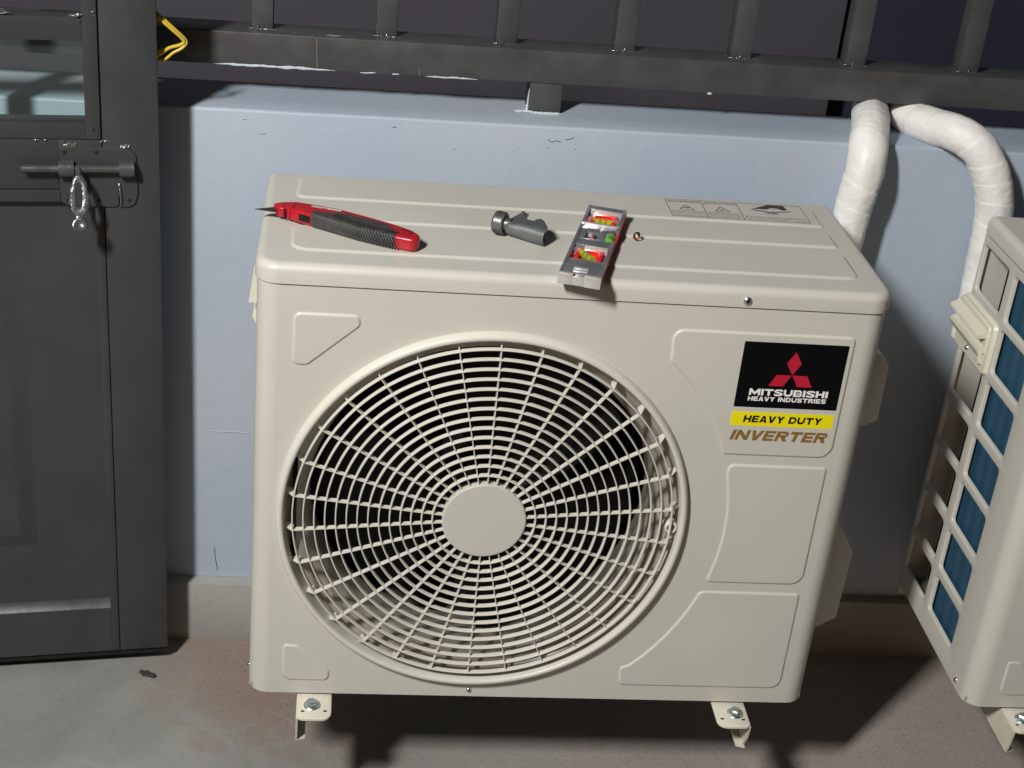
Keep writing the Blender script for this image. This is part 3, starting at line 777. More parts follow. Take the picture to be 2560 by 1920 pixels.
# screws
def screw(parent, x, z, y, r=0.0058, name='screw', mp=None):
    bm = bmesh.new()
    mp = mp or (lambda a, b, h: Vector((x + a, y - h, z + b)))
    lathe(bm, [(r, -0.001), (r, 0.0008), (r * 0.92, 0.0018), (r * 0.7, 0.0028), (r * 0.4, 0.0034), (0.0002, 0.0036)], 20, mp)
    s_ = obj(name, bm, M['chrome'], parent)
    bm = bmesh.new()
    for w1, w2 in ((r * 0.52, r * 0.13), (r * 0.13, r * 0.52)):
        lp_ = [Vector(q) for q in ((-w1, -w2), (w1, -w2), (w1, w2), (-w1, w2))]
        poly(bm, lp_, 0.0015, 0.00375 + (0.0001 if w1 > w2 else 0), mp)
    obj('recess', bm, M['inside'], s_)
screw(lid, 0.6096, 0.6345, -0.0024)
screw(panel, 0.3083, 0.0125, 0.0, 0.0036)
screw(panel, 0.0, 0.0, 0.0, 0.0042, mp=lambda a, b, h: Vector((0.0 - h, 0.0440 + a, 0.0140 + b)))
# fan grille
gx = lambda a, b, h: Vector((CX + a, -h, CZ + b))
bm = bmesh.new()
lathe(bm, [(0.2750, -0.001), (0.2747, 0.0035), (0.2730, 0.0080), (0.2710, 0.0102), (0.2680, 0.0108), (0.2657, 0.0100), (0.2645, 0.0080), (0.2640, 0.0), (0.2630, -0.014)], 180, gx)
for k in range(1, 15):
    r = 0.0545 + 0.01413 * k
    lathe(bm, [(r - 0.0009, 0.0018), (r - 0.0009, 0.0082), (r - 0.0004, 0.0088), (r + 0.0006, 0.0088), (r + 0.0011, 0.0082), (r + 0.0011, 0.0018), (r - 0.0009, 0.0018)], 150, gx)
for k in range(30):
    a = R(5.8 + 12 * k); ca, sa = math.cos(a), math.sin(a)
    def sp(r, h, t): return gx(r * ca - t * sa, r * sa + t * ca, h)
    prof = [(0.052, 0.0018, 0.0078), (0.2500, 0.0008, 0.0080), (0.2535, -0.012, 0.0078), (0.2650, -0.014, -0.0060)]
    th = 0.0010
    rings = [[sp(r, h0, -th), sp(r, h1, -th * 0.6), sp(r, h1, th * 0.6), sp(r, h0, th)] for r, h0, h1 in prof]
    sweep(bm, rings, True, True)
# screw lug at the right
lathe(bm, [(0.0090, -0.012), (0.0090, 0.002), (0.0078, 0.004), (0.0060, 0.004), (0.0052, 0.001), (0.0052, -0.012)], 24, lambda a, b, h: Vector((CX + 0.2545 + a, -h, CZ - 0.0045 + b)))
gr = obj('fan_grille', bm, M['grille'], ac, ang=40)
bm = bmesh.new()
lathe(bm, [(0.0555, -0.004), (0.0560, 0.0086), (0.0556, 0.0093), (0.0548, 0.0096), (0.0540, 0.0097), (0.0532, 0.0097), (0.0001, 0.0097)], 96, gx)
obj('hub_cap', bm, M['cabinet'], gr, ang=50)
# bell mouth and dark interior
bm = bmesh.new()
lathe(bm, [(0.2660, -0.004), (0.2640, -0.013), (0.2560, -0.018), (0.2420, -0.026), (0.2345, -0.040), (0.2320, -0.060), (0.2320, -0.098), (0.2350, -0.108)], 120, gx)
obj('fan_shroud', bm, M['shroud'], ac, ang=60)
bm = bmesh.new()
bld = bmesh.new()
for b in range(3):
    a0 = R(15 + 120 * b); rows = []
    for i in range(9):
        r = 0.045 + 0.175 * i / 8; row = []
        for j in range(13):
            t = j / 12; an = a0 + R(95) * t + R(18) * (i / 8)
            row.append(gx(r * math.cos(an), r * math.sin(an), -0.052 - 0.055 * t - 0.012 * math.sin(t * PI)))
        rows.append(row)
    sweep(bld, rows, False, False)
fan = obj('fan_blades', bld, M['fan'], ac)
lathe(bm, [(0.0001, -0.035), (0.046, -0.038), (0.052, -0.046), (0.052, -0.11)], 48, gx); obj('fan_hub', bm, M['fan'], fan)
bm = bmesh.new()
box(bm, CX - 0.05, CX + 0.05, 0.14, 0.20, CZ - 0.05, CZ + 0.05, 0.006); box(bm, CX - 0.012, CX + 0.012, 0.17, 0.19, 0.01, HS - 0.02); box(bm, 0.40, 0.49, 0.20, 0.21, CZ - 0.05, CZ + 0.06, 0.004)
obj('fan_motor', bm, M['motor'], ac)
# inner liner: dark box (back, floor, partition)
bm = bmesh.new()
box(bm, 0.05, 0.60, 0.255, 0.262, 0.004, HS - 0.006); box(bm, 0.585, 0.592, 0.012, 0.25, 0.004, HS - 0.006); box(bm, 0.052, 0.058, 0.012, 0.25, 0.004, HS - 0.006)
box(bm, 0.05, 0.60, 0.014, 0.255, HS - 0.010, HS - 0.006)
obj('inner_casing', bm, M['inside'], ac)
bm = bmesh.new(); box(bm, 0.004, W - 0.004, 0.010, D - 0.004, 0.0008, 0.010, 0.001); obj('base_pan', bm, M['shroud'], ac)
# left side with window openings
bm = bmesh.new()
rowsz = [(0.537, 0.607), (0.456, 0.5235), (0.369, 0.439), (0.284, 0.3515), (0.2015, 0.270), (0.1165, 0.1845), (0.038, 0.100)]
zb = [HS - 0.001] + [(rowsz[i][0] + rowsz[i + 1][1]) / 2 for i in range(6)] + [0.0]
cols = [(0.0900, 0.1935, 0.060, 0.205), (0.2165, 0.3105, 0.205, 0.3185)]
for i, (z0, z1) in enumerate(rowsz):
    for c, (y0, y1, c0, c1) in enumerate(cols):
        if i == 1 and c == 1:
            quadstrip(bm, [LEFT(c0, zb[i + 1], 0), LEFT(c1, zb[i + 1], 0)], [LEFT(c0, zb[i], 0), LEFT(c1, zb[i], 0)]); continue
        lp_ = rloop([(y0 - 0.0025, z0 - 0.0025), (y1 + 0.0025, z0 - 0.0025), (y1 + 0.0025, z1 + 0.0025), (y0 - 0.0025, z1 + 0.0025)], 0.0085, 5)
        plate_hole(bm, c0, c1, zb[i + 1], zb[i], lp_, LEFT, [(0, 0), (0.0007, -0.0002), (0.0018, -0.0010), (0.0025, -0.0025), (0.0027, -0.0060)])
side = obj('left_side_grille', bm, M['cabinet'], ac, ang=60)
bm = bmesh.new(); box(bm, 0.012, 0.045, 0.070, 0.207, 0.014, HS - 0.004)
obj('coil_fins', bm, M['fins'], ac, smooth=False)
mep = mat('end_plate', (0.50, 0.49, 0.46), 0.45)
for (xa, xb, ya, yb) in ((0.0075, 0.010, 0.2075, 0.2120), (0.026, 0.029, 0.2135, 0.2400), (0.036, 0.040, 0.2440, 0.2800)):
    bm = bmesh.new(); box(bm, xa, xb, ya, yb, 0.012, HS - 0.004, 0.0006); obj('coil_end_plate', bm, mep, ac)
bm = bmesh.new(); box(bm, 0.046, 0.049, 0.20, D - 0.006, 0.012, HS - 0.008); obj('side_liner', bm, M['inside'], ac, smooth=False)
# handle cover on the left side
bm = bmesh.new()
pillow(bm, rloop([(0.2010, 0.4420), (0.330, 0.4420), (0.330, 0.5250), (0.2010, 0.5250)], 0.010, 5), 0.0055, 0.003, LEFT, steps=3)
pillow(bm, rloop([(0.2100, 0.4700), (0.334, 0.4700), (0.334, 0.5190), (0.2100, 0.5190)], 0.008, 5), 0.0085, 0.003, LEFT, base=0.004, steps=3)
sec = [(0.006, 0.510), (0.0205, 0.5020), (0.0215, 0.4990), (0.0190, 0.4975), (0.0075, 0.4985)]
sweep(bm, [[Vector((-h, y, z)) for h, z in sec] for y in (0.2160, 0.3345)], True, True)
sec = [(0.006, 0.4840), (0.0150, 0.4810), (0.0160, 0.4760), (0.0110, 0.4660), (0.006, 0.4640)]
sweep(bm, [[Vector((-h, y, z)) for h, z in sec] for y in (0.2180, 0.3335)], True, True)
box(bm, -0.0105, -0.004, 0.2180, 0.2300, 0.4560, 0.4660, 0.001)
hc = obj('handle_cover', bm, M['cream'], ac, ang=30)
screw(hc, 0, 0, 0, 0.0040, mp=lambda a, b, h: Vector((-0.0055 - h, 0.2740 + a, 0.4560 + b)))
# right side with two service covers
bm = bmesh.new(); quadstrip(bm, [Vector((W, 0.060, 0)), Vector((W, D - 0.0015, 0))], [Vector((W, 0.060, HS - 0.001)), Vector((W, D - 0.0015, HS - 0.001))])
quadstrip(bm, [Vector((0.0, D - 0.0015, 0)), Vector((W, D - 0.0015, 0))], [Vector((0, D - 0.0015, HS - 0.001)), Vector((W, D - 0.0015, HS - 0.001))])
obj('right_side_panel', bm, M['cabinet'], ac, smooth=False)
def cover(y0, y1, prof):
    bm = bmesh.new()
    sweep(bm, [[Vector((x, y, z)) for x, z in prof] for y in (y0, y1)], True, True)
    bmesh.ops.bevel(bm, geom=bm.edges[:], offset=0.003, segments=2, profile=0.5, affect='EDGES')
    obj('service_cover', bm, M['cabinet'], ac, ang=40)
cover(0.100, 0.205, [(0.798, 0.5370), (0.844, 0.5160), (0.8548, 0.5010), (0.8555, 0.4175), (0.842, 0.4100), (0.798, 0.3950)])
cover(0.100, 0.215, [(0.798, 0.2520), (0.842, 0.2350), (0.8645, 0.1970), (0.8615, 0.0805), (0.838, 0.0660), (0.798, 0.0500)])

# brand label on the front panel: black field with emblem and lettering, yellow and gold lines
def F0(h0): return lambda a, b, h: Vector((a, -(0.0021 + h0) - h, b))
bm = bmesh.new(); poly(bm, rloop([(0.6160, 0.4843), (0.7537, 0.4843), (0.7537, 0.5785), (0.6160, 0.5785)], 0.0012, 2), 0.0, 0.00025, F0(0)); lab = obj('brand_label', bm, M['black'], ac, smooth=False)
bm = bmesh.new()
cx_ = 0.6857
poly(bm, [Vector(p) for p in ((cx_, 0.5330), (cx_ + 0.0097, 0.5498), (cx_, 0.5663), (cx_ - 0.0097, 0.5498))], 0, 0.0002, F0(0.0003))
poly(bm, [Vector(p) for p in ((cx_ - 0.0005, 0.5328), (cx_ - 0.0203, 0.5328), (cx_ - 0.0290, 0.5165), (cx_ - 0.0092, 0.5165))], 0, 0.0002, F0(0.0003))
poly(bm, [Vector(p) for p in ((cx_ + 0.0005, 0.5328), (cx_ + 0.0203, 0.5328), (cx_ + 0.0290, 0.5165), (cx_ + 0.0092, 0.5165))], 0, 0.0002, F0(0.0003))
obj('emblem', bm, M['logo_red'], lab, smooth=False)
block_text('lettering', 'MITSUBISHI', M['white'], lab, (0.6332, 0.7381, 0.5022, 0.5118), F0(0.0003))
block_text('lettering', 'HEAVY INDUSTRIES', M['white'], lab, (0.6330, 0.7372, 0.4940, 0.5004), F0(0.0003), gap=0.16)
bm = bmesh.new(); poly(bm, [Vector(p) for p in ((0.6152, 0.4565), (0.7528, 0.4565), (0.7528, 0.4772), (0.6152, 0.4772))], 0, 0.0002, F0(0)); yl = obj('yellow_label', bm, M['yellow'], ac, smooth=False)
block_text('lettering', 'HEAVY DUTY', M['black'], yl, (0.6318, 0.7378, 0.4622, 0.4722), F0(0.0003), shear=0.12, gap=0.16)
block_text('gold_lettering', 'INVERTER', M['gold'], ac, (0.6180, 0.7512, 0.4352, 0.4502), F0(0.0001), shear=0.28, gap=0.14)
bm = bmesh.new(); lathe(bm, [(0.0012, -0.0005), (0.001, 0.0006), (0.0002, 0.001)], 8, lambda a, b, h: Vector((0.5900 + a, -0.0021 - h, 0.5782 + b))); lathe(bm, [(0.0012, -0.0005), (0.001, 0.0006), (0.0002, 0.001)], 8, lambda a, b, h: Vector((0.6035 + a, -0.0021 - h, 0.5782 + b)))
obj('small_dimple', bm, M['cabinet'], ac)

# warning label printed on the lid
H0 = HT + 0.0024
LP = lambda a, b, h: Vector((a, b, H0 + h))
bm = bmesh.new(); pw = 0.0004
def line(x0, y0, x1, y1, w_=pw, h=0.0002):
    d = Vector((x1 - x0, y1 - y0)); 
    if d.length < 1e-6: return
    n_ = Vector((-d.y, d.x)).normalized() * w_
    a, b = Vector((x0, y0)), Vector((x1, y1))
    poly(bm, [a - n_, b - n_, b + n_, a + n_], 0, h, LP)
X0, X1, X2, X3, Y0, Y1 = 0.5536, 0.6045, 0.6560, 0.7500, 0.2335, 0.2985
for (a, b, c, d) in ((X0, Y0, X3, Y0), (X0, Y1, X3, Y1), (X0, Y0, X0, Y1), (X3, Y0, X3, Y1)): line(a, b, c, d)
for (a, b, c, d) in ((X1, Y0, X1, Y1), (X2, Y0, X2, Y1)): line(a, b, c, d, h=0.00028)
def tri(cx, cy, s, w_=0.0005, h=0.00022):
    p = [(cx - s, cy - s * 0.8), (cx + s, cy - s * 0.8), (cx, cy + s * 0.9)]
    for i in range(3): line(*p[i], *p[(i + 1) % 3], w_, h + 0.00003 * i)
tri(0.579, 0.269, 0.0105); tri(0.630, 0.269, 0.0105); tri(0.5600, 0.2912, 0.0040, 0.0004); tri(0.6110, 0.2912, 0.0040, 0.0004)
line(0.574, 0.268, 0.584, 0.268, 0.0008, 0.0003); line(0.577, 0.265, 0.581, 0.271, 0.0005, 0.00034); line(0.626, 0.265, 0.634, 0.269, 0.0007, 0.0003)
random.seed(3)
for (xa, xb, ys) in ((0.5555, 0.6030, (0.2550, 0.2510, 0.2465, 0.2415, 0.2370)), (0.6065, 0.6545, (0.2550, 0.2510, 0.2465, 0.2415, 0.2370)), (0.6720, 0.7480, (0.2480, 0.2440)), (0.6720, 0.7250, (0.2395,)), (0.7280, 0.7480, (0.2365,))):
    for y in ys:
        x = xa
        while x < xb - 0.003:
            l = random.uniform(0.002, 0.006); line(x, y, min(xb, x + l), y, 0.00034); x += l + 0.0009
poly(bm, [Vector(p) for p in ((0.6770, 0.2790), (0.7020, 0.3010 - 0.004), (0.7255, 0.2965), (0.7275, 0.2800), (0.7200, 0.2790), (0.7130, 0.2850), (0.7040, 0.2850), (0.6980, 0.2790))], 0, 0.00025, LP)
poly(bm, [Vector(p) for p in ((0.6745, 0.2770), (0.6745, 0.2745), (0.7000, 0.2660), (0.7310, 0.2740), (0.7310, 0.2760), (0.7010, 0.2690))], 0, 0.00025, LP)
for k in range(9):
    a = PI * (1.03 + 0.94 * k / 8); poly(bm, [Vector((0.7005 + 0.0030 * math.cos(a - 0.15), 0.2650 + 0.0015 * math.sin(a - 0.15))), Vector((0.7005 + 0.0120 * math.cos(a), 0.2650 + 0.0075 * math.sin(a))), Vector((0.7005 + 0.0030 * math.cos(a + 0.15), 0.2650 + 0.0015 * math.sin(a + 0.15)))], 0, 0.00025 + 0.00002 * k, LP)
pr = [(0.6645 + 0.0042 * math.cos(2 * PI * k / 16), 0.2440 + 0.0048 * math.sin(2 * PI * k / 16)) for k in range(17)]
for k in range(16): line(*pr[k], *pr[k + 1], 0.0004, 0.0002 + 0.00001 * (k % 3))
wl_ = obj('warning_label', bm, M['print'], lid, smooth=False)
text('lettering', 'WARNING', M['print'], wl_, (0.5650, 0.6025, 0.2882, 0.2942), LP, fat=0.01)
text('lettering', 'CAUTION', M['print'], wl_, (0.6160, 0.6540, 0.2882, 0.2942), LP, fat=0.01)

# ------------------------------------------------------------------ wall brackets
def bracket(flip, label):
    b = thing('wall_bracket', label, 'bracket', (0, 0, 0), 0, 'brackets under the air conditioners')
    s = -1 if flip else 1           # web on the -x side, mirrored when flip
    X = lambda x: s * x
    bm = bmesh.new()
    z0 = -0.0045
    lp_ = rloop([(X(0.0), -0.0505), (X(0.0475), -0.0505), (X(0.0475), WY), (X(0.0), WY)], [0.009, 0.014, 0, 0], 6)
    if s < 0: lp_ = lp_[::-1]
    sweep(bm, [[Vector((p.x, p.y, z0 - 0.0035)) for p in lp_], [Vector((p.x, p.y, z0 - 0.0008)) for p in lp_], [Vector((p.x, p.y, z0)) for p in offset(lp_, 0.0012)]], True, True)
    # vertical web with chamfered front end, and its bottom lip
    web = [Vector(p) for p in ((-0.0470, z0 - 0.003), (-0.0430, -0.040), (-0.040, -0.0500), (WY, -0.0500), (WY, z0 - 0.003))]
    if flip: web = [Vector(p) for p in ((-0.0470, z0 - 0.003), (-0.0440, -0.030), (-0.034, -0.0490), (-0.028, -0.0500), (WY, -0.0500), (WY, z0 - 0.003))]
    sweep(bm, [[Vector((X(-0.0008), p.x, p.y)) for p in web], [Vector((X(0.0020), p.x, p.y)) for p in web]], True, True)
    lip = [Vector(p) for p in ((X(0.0), -0.040), (X(0.0125), -0.036), (X(0.0125), WY), (X(0.0), WY))]
    sweep(bm, [[Vector((p.x, p.y, -0.0522)) for p in lip], [Vector((p.x, p.y, -0.0498)) for p in lip]], True, True)
    obj('arm', bm, M['bracket'], b, ang=40)
    # back plate on the wall
    bm = bmesh.new(); xx = sorted((X(-0.004), X(0.050))); box(bm, xx[0], xx[1], WY - 0.004, WY - 0.0003, -0.105, 0.02, 0.001); obj('wall_plate', bm, M['bracket'], b)
    # foot of the unit fixed with a flanged hex bolt
    bm = bmesh.new()
    bx_, by_ = X(0.0205 if not flip else 0.0185), -0.0225
    mp = lambda a, c, h: Vector((bx_ + a, by_ + c, z0 + h))
    lathe(bm, [(0.0112, 0.0), (0.0115, 0.0016), (0.0106, 0.0026), (0.0080, 0.0036)], 28, mp)
    lathe(bm, [(0.0080, 0.0034), (0.0080, 0.0078), (0.0066, 0.0092)], 6, mp, cap1=True, ang0=R(18 if not flip else 40))
    tube(bm, [mp(0, 0, -0.002), mp(0, 0, -0.017)], 0.0042, 14)
    tube(bm, [mp(0, 0, -0.0035), mp(0, 0, -0.009)], 0.0072, 6)
    obj('bolt', bm, M['zinc'], b, ang=30)
    for hx, hy in ((0.0082, -0.0345), (0.0390, -0.0335)):
        bm = bmesh.new(); lathe(bm, [(0.0001, 0.0003), (0.0023, 0.0002), (0.0023, -0.002)], 12, lambda a, c, h: Vector((X(hx) + a * 1.2, hy + c * 0.8, z0 + h))); obj('drill_hole', bm, M['hole'], b)
    
    return b
b1 = bracket(False, 'cream steel bracket arm with bolt under the left end of the middle air conditioner')
b1.location = (0.0690, 0, 0)
b2 = bracket(True, 'cream steel bracket arm with bolt under the right end of the middle air conditioner')
b2.location = (0.7115, 0, 0)
b3 = copy_tree(b1); b3.location = (1.1060, 0, 0)
b3['label'] = 'cream steel bracket arm under the air conditioner at the right edge'

# second unit
ac2 = copy_tree(ac); ac2.location = (1.045, 0, 0)
ac2['label'] = 'beige outdoor air conditioner at the right edge, its side grille showing blue coil fins'

# ------------------------------------------------------------------ wrapped pipes
def wrapped(name, label, pts, rads, seed):
    P = spline(pts, 26); n = len(P); m_ = len(rads) - 1
    rd = []
    for i in range(n):
        t = i / (n - 1) * m_; k = min(int(t), m_ - 1); f = t - k; rd.append(rads[k] * (1 - f) + rads[k + 1] * f)
    def rf(r, s, a):
        ph = (s / 0.034 + a / (2 * PI) + 0.22 * noise.noise(Vector((s * 14, seed, 0)))) % 1.0
        return r * (1 + 0.030 * (1 - ph) + 0.032 * noise.noise(Vector((s * 30, math.cos(a) * 2 + seed, math.sin(a) * 2))) + 0.012 * noise.noise(Vector((s * 200, a * 2, seed))))
    bm = bmesh.new(); tube(bm, P, rd, 56, True, rf)
    o = obj(name, bm, M['tape'], ang=60)
    return tag(o, label, 'pipe', 'insulated pipes coming from under the railing')
wrapped('wrapped_pipe', 'straight white taped pipe going down behind the middle air conditioner',
        [(0.935, 0.62, 0.731), (0.9110, 0.54, 0.731), (0.900, 0.50, 0.731), (0.8890, 0.462, 0.7305), (0.8795, 0.430, 0.7190), (0.8750, 0.410, 0.700), (0.8725, 0.402, 0.6734), (0.8680, 0.402, 0.6296), (0.8650, 0.400, 0.5850), (0.860, 0.398, 0.50), (0.845, 0.39, 0.40)],
        [0.024, 0.0275, 0.0280, 0.0280, 0.0285, 0.0288, 0.0290, 0.0280, 0.0265, 0.026, 0.026], 1)
wrapped('wrapped_pipe', 'curved white taped pipe bending down behind the right air conditioner',
        [(0.990, 0.62, 0.731), (0.968, 0.54, 0.731), (0.974, 0.500, 0.731), (0.994, 0.462, 0.734), (1.013, 0.432, 0.736), (1.044, 0.412, 0.721), (1.0680, 0.404, 0.685), (1.0830, 0.400, 0.643), (1.0880, 0.398, 0.600), (1.090, 0.395, 0.52), (1.09, 0.39, 0.42)],
        [0.0255, 0.0262, 0.0266, 0.0270, 0.0275, 0.0275, 0.0285, 0.0285, 0.0275, 0.027, 0.026], 5)
bm = bmesh.new()

# ================================================================== TOOLS ON THE LID
TZ = HT + 0.0024
# utility knife
kn = thing('utility_knife', 'red utility knife with dark grey rubber grip lying on the lid', 'utility knife', (0.02, 0.14, TZ))
KX, KY = 0.02, 0.14
def kv(p): return Vector((p[0] - KX, p[1] - KY))
back = [(0.0125, 0.1560), (0.0220, 0.1600), (0.0405, 0.1585), (0.0680, 0.1500), (0.0968, 0.1400), (0.1320, 0.1200), (0.1665, 0.0985), (0.1900, 0.0800), (0.1985, 0.0660), (0.1975, 0.0550)]
frnt = [(0.1900, 0.0475), (0.1674, 0.0560), (0.1207, 0.0770), (0.0900, 0.0965), (0.0640, 0.1130), (0.0397, 0.1275), (0.0240, 0.1400), (0.0135, 0.1490)]
loop = rloop([kv(p) for p in back + frnt], [0.003, 0.02, 0.02, 0, 0, 0.0, 0, 0.01, 0.008, 0.01, 0.01, 0.02, 0, 0, 0, 0.01, 0.01, 0.003], 5)
if sum(loop[i - 1].x * loop[i].y - loop[i].x * loop[i - 1].y for i in range(len(loop))) < 0: loop = loop[::-1]
def rounded_slab(bm, loop, z0, z1, r, steps=5):
    rings = []
    for k in range(steps + 1):
        t = PI / 2 * k / steps; rings.append([(p, z0 + r - r * math.cos(t)) for p in offset(loop, r * (1 - math.sin(t)))])
    for k in range(steps + 1):
        t = PI / 2 * k / steps; rings.append([(p, z1 - r + r * math.sin(t)) for p in offset(loop, r * (1 - math.cos(t)))])
    sweep(bm, [[Vector((p.x, p.y, z)) for p, z in rr_] for rr_ in rings], True, True)
bm = bmesh.new(); rounded_slab(bm, loop, 0.0003, 0.0185, 0.0042)
# taper the nose
for v in bm.verts:
    x = v.co.x + KX
    if x < 0.045: v.co.z = 0.009 + (v.co.z - 0.009) * (0.62 + 0.38 * max(0, (x - 0.012)) / 0.033)
kb = obj('knife_body', bm, M['knife_red'], kn, ang=60)
bm = bmesh.new()   # raised collar & nose details
for (x, y, w_, a_) in ((0.0255, 0.1485, 0.010, -20), (0.0375, 0.143, 0.004, -24)):
    mx = Matrix.Translation((x - KX, y - KY, 0)) @ Matrix.Rotation(R(a_), 4, 'Z')
    box(bm, -w_ / 2, w_ / 2, -0.0115 - (0.002 if w_ < 0.005 else 0), 0.0090 + (0.002 if w_ < 0.005 else 0), 0.0025, 0.0160 + (0.0016 if w_ < 0.005 else 0), 0.0018, 3, mx)
obj('nose_collar', bm, M['knife_red'], kn)
bm = bmesh.new(); mx = Matrix.Translation((0.0325 - KX, 0.1455 - KY, 0)) @ Matrix.Rotation(R(-23), 4, 'Z'); box(bm, -0.0009, 0.0009, -0.0135, 0.004, 0.003, 0.0150, 0, 1, mx)
obj('collar_groove', bm, M['slider'], kn)
# grip
gl = [kv(p) for p in [(0.0600, 0.1165), (0.0610, 0.1245), (0.0700, 0.1270), (0.0830, 0.1215), (0.0970, 0.1260), (0.1200, 0.1160), (0.1429, 0.1045), (0.1575, 0.0955), (0.1650, 0.0830), (0.1690, 0.0680), (0.1690, 0.0535), (0.1207, 0.0752), (0.0900, 0.0950), (0.0640, 0.1112)]]
gl = rloop(gl, [0.003, 0.005, 0.006, 0.008, 0.008, 0.01, 0.01, 0.01, 0.01, 0.008, 0.004, 0.0, 0.0, 0.004], 5)
if sum(gl[i - 1].x * gl[i].y - gl[i].x * gl[i - 1].y for i in range(len(gl))) < 0: gl = gl[::-1]
bm = bmesh.new(); rounded_slab(bm, gl, 0.0006, 0.0196, 0.0040)
for k in range(21):     # slanting ribs wrapped over the edge
    t = k / 20; x = 0.086 + 0.076 * t; y = 0.0990 - 0.0450 * t - 0.004 * math.sin(t * PI)
    p = [(x + 0.0065, y - 0.0045, 0.0045), (x + 0.0035, y - 0.0030, 0.0110), (x, y + 0.0005, 0.0168), (x + 0.003, y + 0.0070, 0.0200), (x + 0.009, y + 0.0165 - 0.003 * t, 0.0198)]
    tube(bm, spline([(a - KX, b - KY, c) for a, b, c in p], 5), 0.0009, 7)
grp = obj('rubber_grip', bm, M['rubber'], kn, ang=50)
# slider window in the edge facing the front
bm = bmesh.new()
dirv = (Vector((0.0640, 0.1130)) - Vector((0.0397, 0.1275))).normalized(); an = math.atan2(dirv.y, dirv.x)
mx = Matrix.Translation((0.0530 - KX, 0.1193 - KY, 0.0095)) @ Matrix.Rotation(an, 4, 'Z')
box(bm, -0.0085, 0.0085, -0.0008, 0.004, -0.0042, 0.0048, 0.0006, 1, mx)
for k in range(5): box(bm, -0.006 + 0.003 * k, -0.005 + 0.003 * k, -0.0016, 0.002, -0.0034, 0.0040, 0.0002, 1, mx)
obj('blade_slider', bm, M['slider'], kn)
bm = bmesh.new(); bl = [kv(p) for p in ((-0.0108, 0.1415), (0.0160, 0.1350), (0.0200, 0.1480), (0.0150, 0.1530))]
poly(bm, bl, 0.0098, 0.0106, TOP); obj('blade', bm, M['steel'], kn, smooth=False)
bm = bmesh.new()   # hanging notch at the butt
mx = Matrix.Translation((0.1815 - KX, 0.0760 - KY, 0.0186)) @ Matrix.Rotation(R(-38), 4, 'Z'); box(bm, -0.006, 0.006, -0.0016, 0.0016, -0.003, 0.0002, 0, 1, mx)
mx = Matrix.Translation((0.1880 - KX, 0.0680 - KY, 0.0186)) @ Matrix.Rotation(R(48), 4, 'Z'); box(bm, -0.005, 0.003, -0.0009, 0.0009, -0.003, 0.00015, 0, 1, mx)
obj('butt_slot', bm, mat('dark_red', (0.10, 0.004, 0.006), 0.4), kn)
def kt(a, b, h):
    c_, s_ = math.cos(R(-17)), math.sin(R(-17))
    return Vector((0.0610 - KX + a * c_ - b * s_, 0.1412 - KY + a * s_ + b * c_, 0.0187 + h))
block_text('lettering', 'CRAFTSMAN', M['white'], kn, (0.0, 0.0400, -0.0026, 0.0030), kt, shear=0.2)

# pipe cutter
pc = thing('pipe_cutter', 'small grey metal pipe cutter with a knurled round knob lying on the lid', 'pipe cutter', (0.3050, 0.1310, TZ), R(-27))
def axl(x0, rr_, n, ph=0.0, cap=True):
    pass
bm = bmesh.new()
AX = lambda a, b, h: Vector((h, a, 0.0150 + b))
kr = []
NK = 48
for i, (x, r) in enumerate([(-0.0085, 0.0118), (-0.0075, 0.0138), (-0.0065, 0.0143)] + [(-0.0055 + 0.0015 * j, 0.01445) for j in range(8)] + [(0.0062, 0.0140), (0.0070, 0.0130), (0.0070, 0.0085), (0.0150, 0.0085)]):
    ring = []
    for k in range(NK * 2):
        rr_ = r
        if 3 <= i <= 10: rr_ = r + (0.0005 if (k + i) % 2 == 0 else -0.0004)
        ring.append(AX(rr_ * math.cos(PI * k / NK), rr_ * math.sin(PI * k / NK), x))
    kr.append(ring)
sweep(bm, kr, True, True)
obj('knurled_knob', bm, M['darkmetal'], pc, ang=25)
bm = bmesh.new()   # folded body: bottom and top cheeks joined by a rounded front, with two jaws cut into the back edge
XS = [(0.0100, 0.0060, -0.0085), (0.0120, 0.0190, -0.0105), (0.0145, 0.0350, -0.0112), (0.0190, 0.0375, -0.0118), (0.0245, 0.0360, -0.0122), (0.0268, 0.0300, -0.0124), (0.0276, 0.0200, -0.0125), (0.0320, 0.0140, -0.0130), (0.0418, 0.0120, -0.0142), (0.0428, 0.0200, -0.0143), (0.0460, 0.0225, -0.0147), (0.0520, 0.0205, -0.0154), (0.0580, 0.0110, -0.0161), (0.0640, 0.0020, -0.0168), (0.0655, -0.0010, -0.0170)]
rings = []
for x, yb, yf in XS:
    k_ = min(1.0, 0.72 + (x - 0.01) / 0.03 * 0.28); zc = 0.0125; hh = 0.0115 * k_; ring = []
    def arcp(h_, yf_):
        return [Vector((x, yf_ + h_ * 0.85 - h_ * 0.85 * math.sin(PI * q / 10), zc - h_ * math.cos(PI * q / 10))) for q in range(11)]
    ring = [Vector((x, yb - 0.002, zc - hh))] + arcp(hh, yf) + [Vector((x, yb - 0.002, zc + hh)), Vector((x, yb, zc + hh - 0.0008)), Vector((x, yb, zc + hh - 0.0022))]
    ring += arcp(hh - 0.0028, yf + 0.0026)[::-1] + [Vector((x, yb, zc - hh + 0.0028))]
    rings.append(ring)
sweep(bm, rings, True, True)
bd = obj('body', bm, M['castmetal'], pc, ang=40)
for (x, y) in ((0.0195, 0.0290), (0.0480, 0.0160)):
    bm = bmesh.new(); tube(bm, [(x, y, 0.002), (x, y, 0.0252)], 0.0024, 14); tube(bm, [(x, y, 0.005), (x, y, 0.0200)], 0.0050, 18); obj('roller', bm, M['darkmetal'], pc)
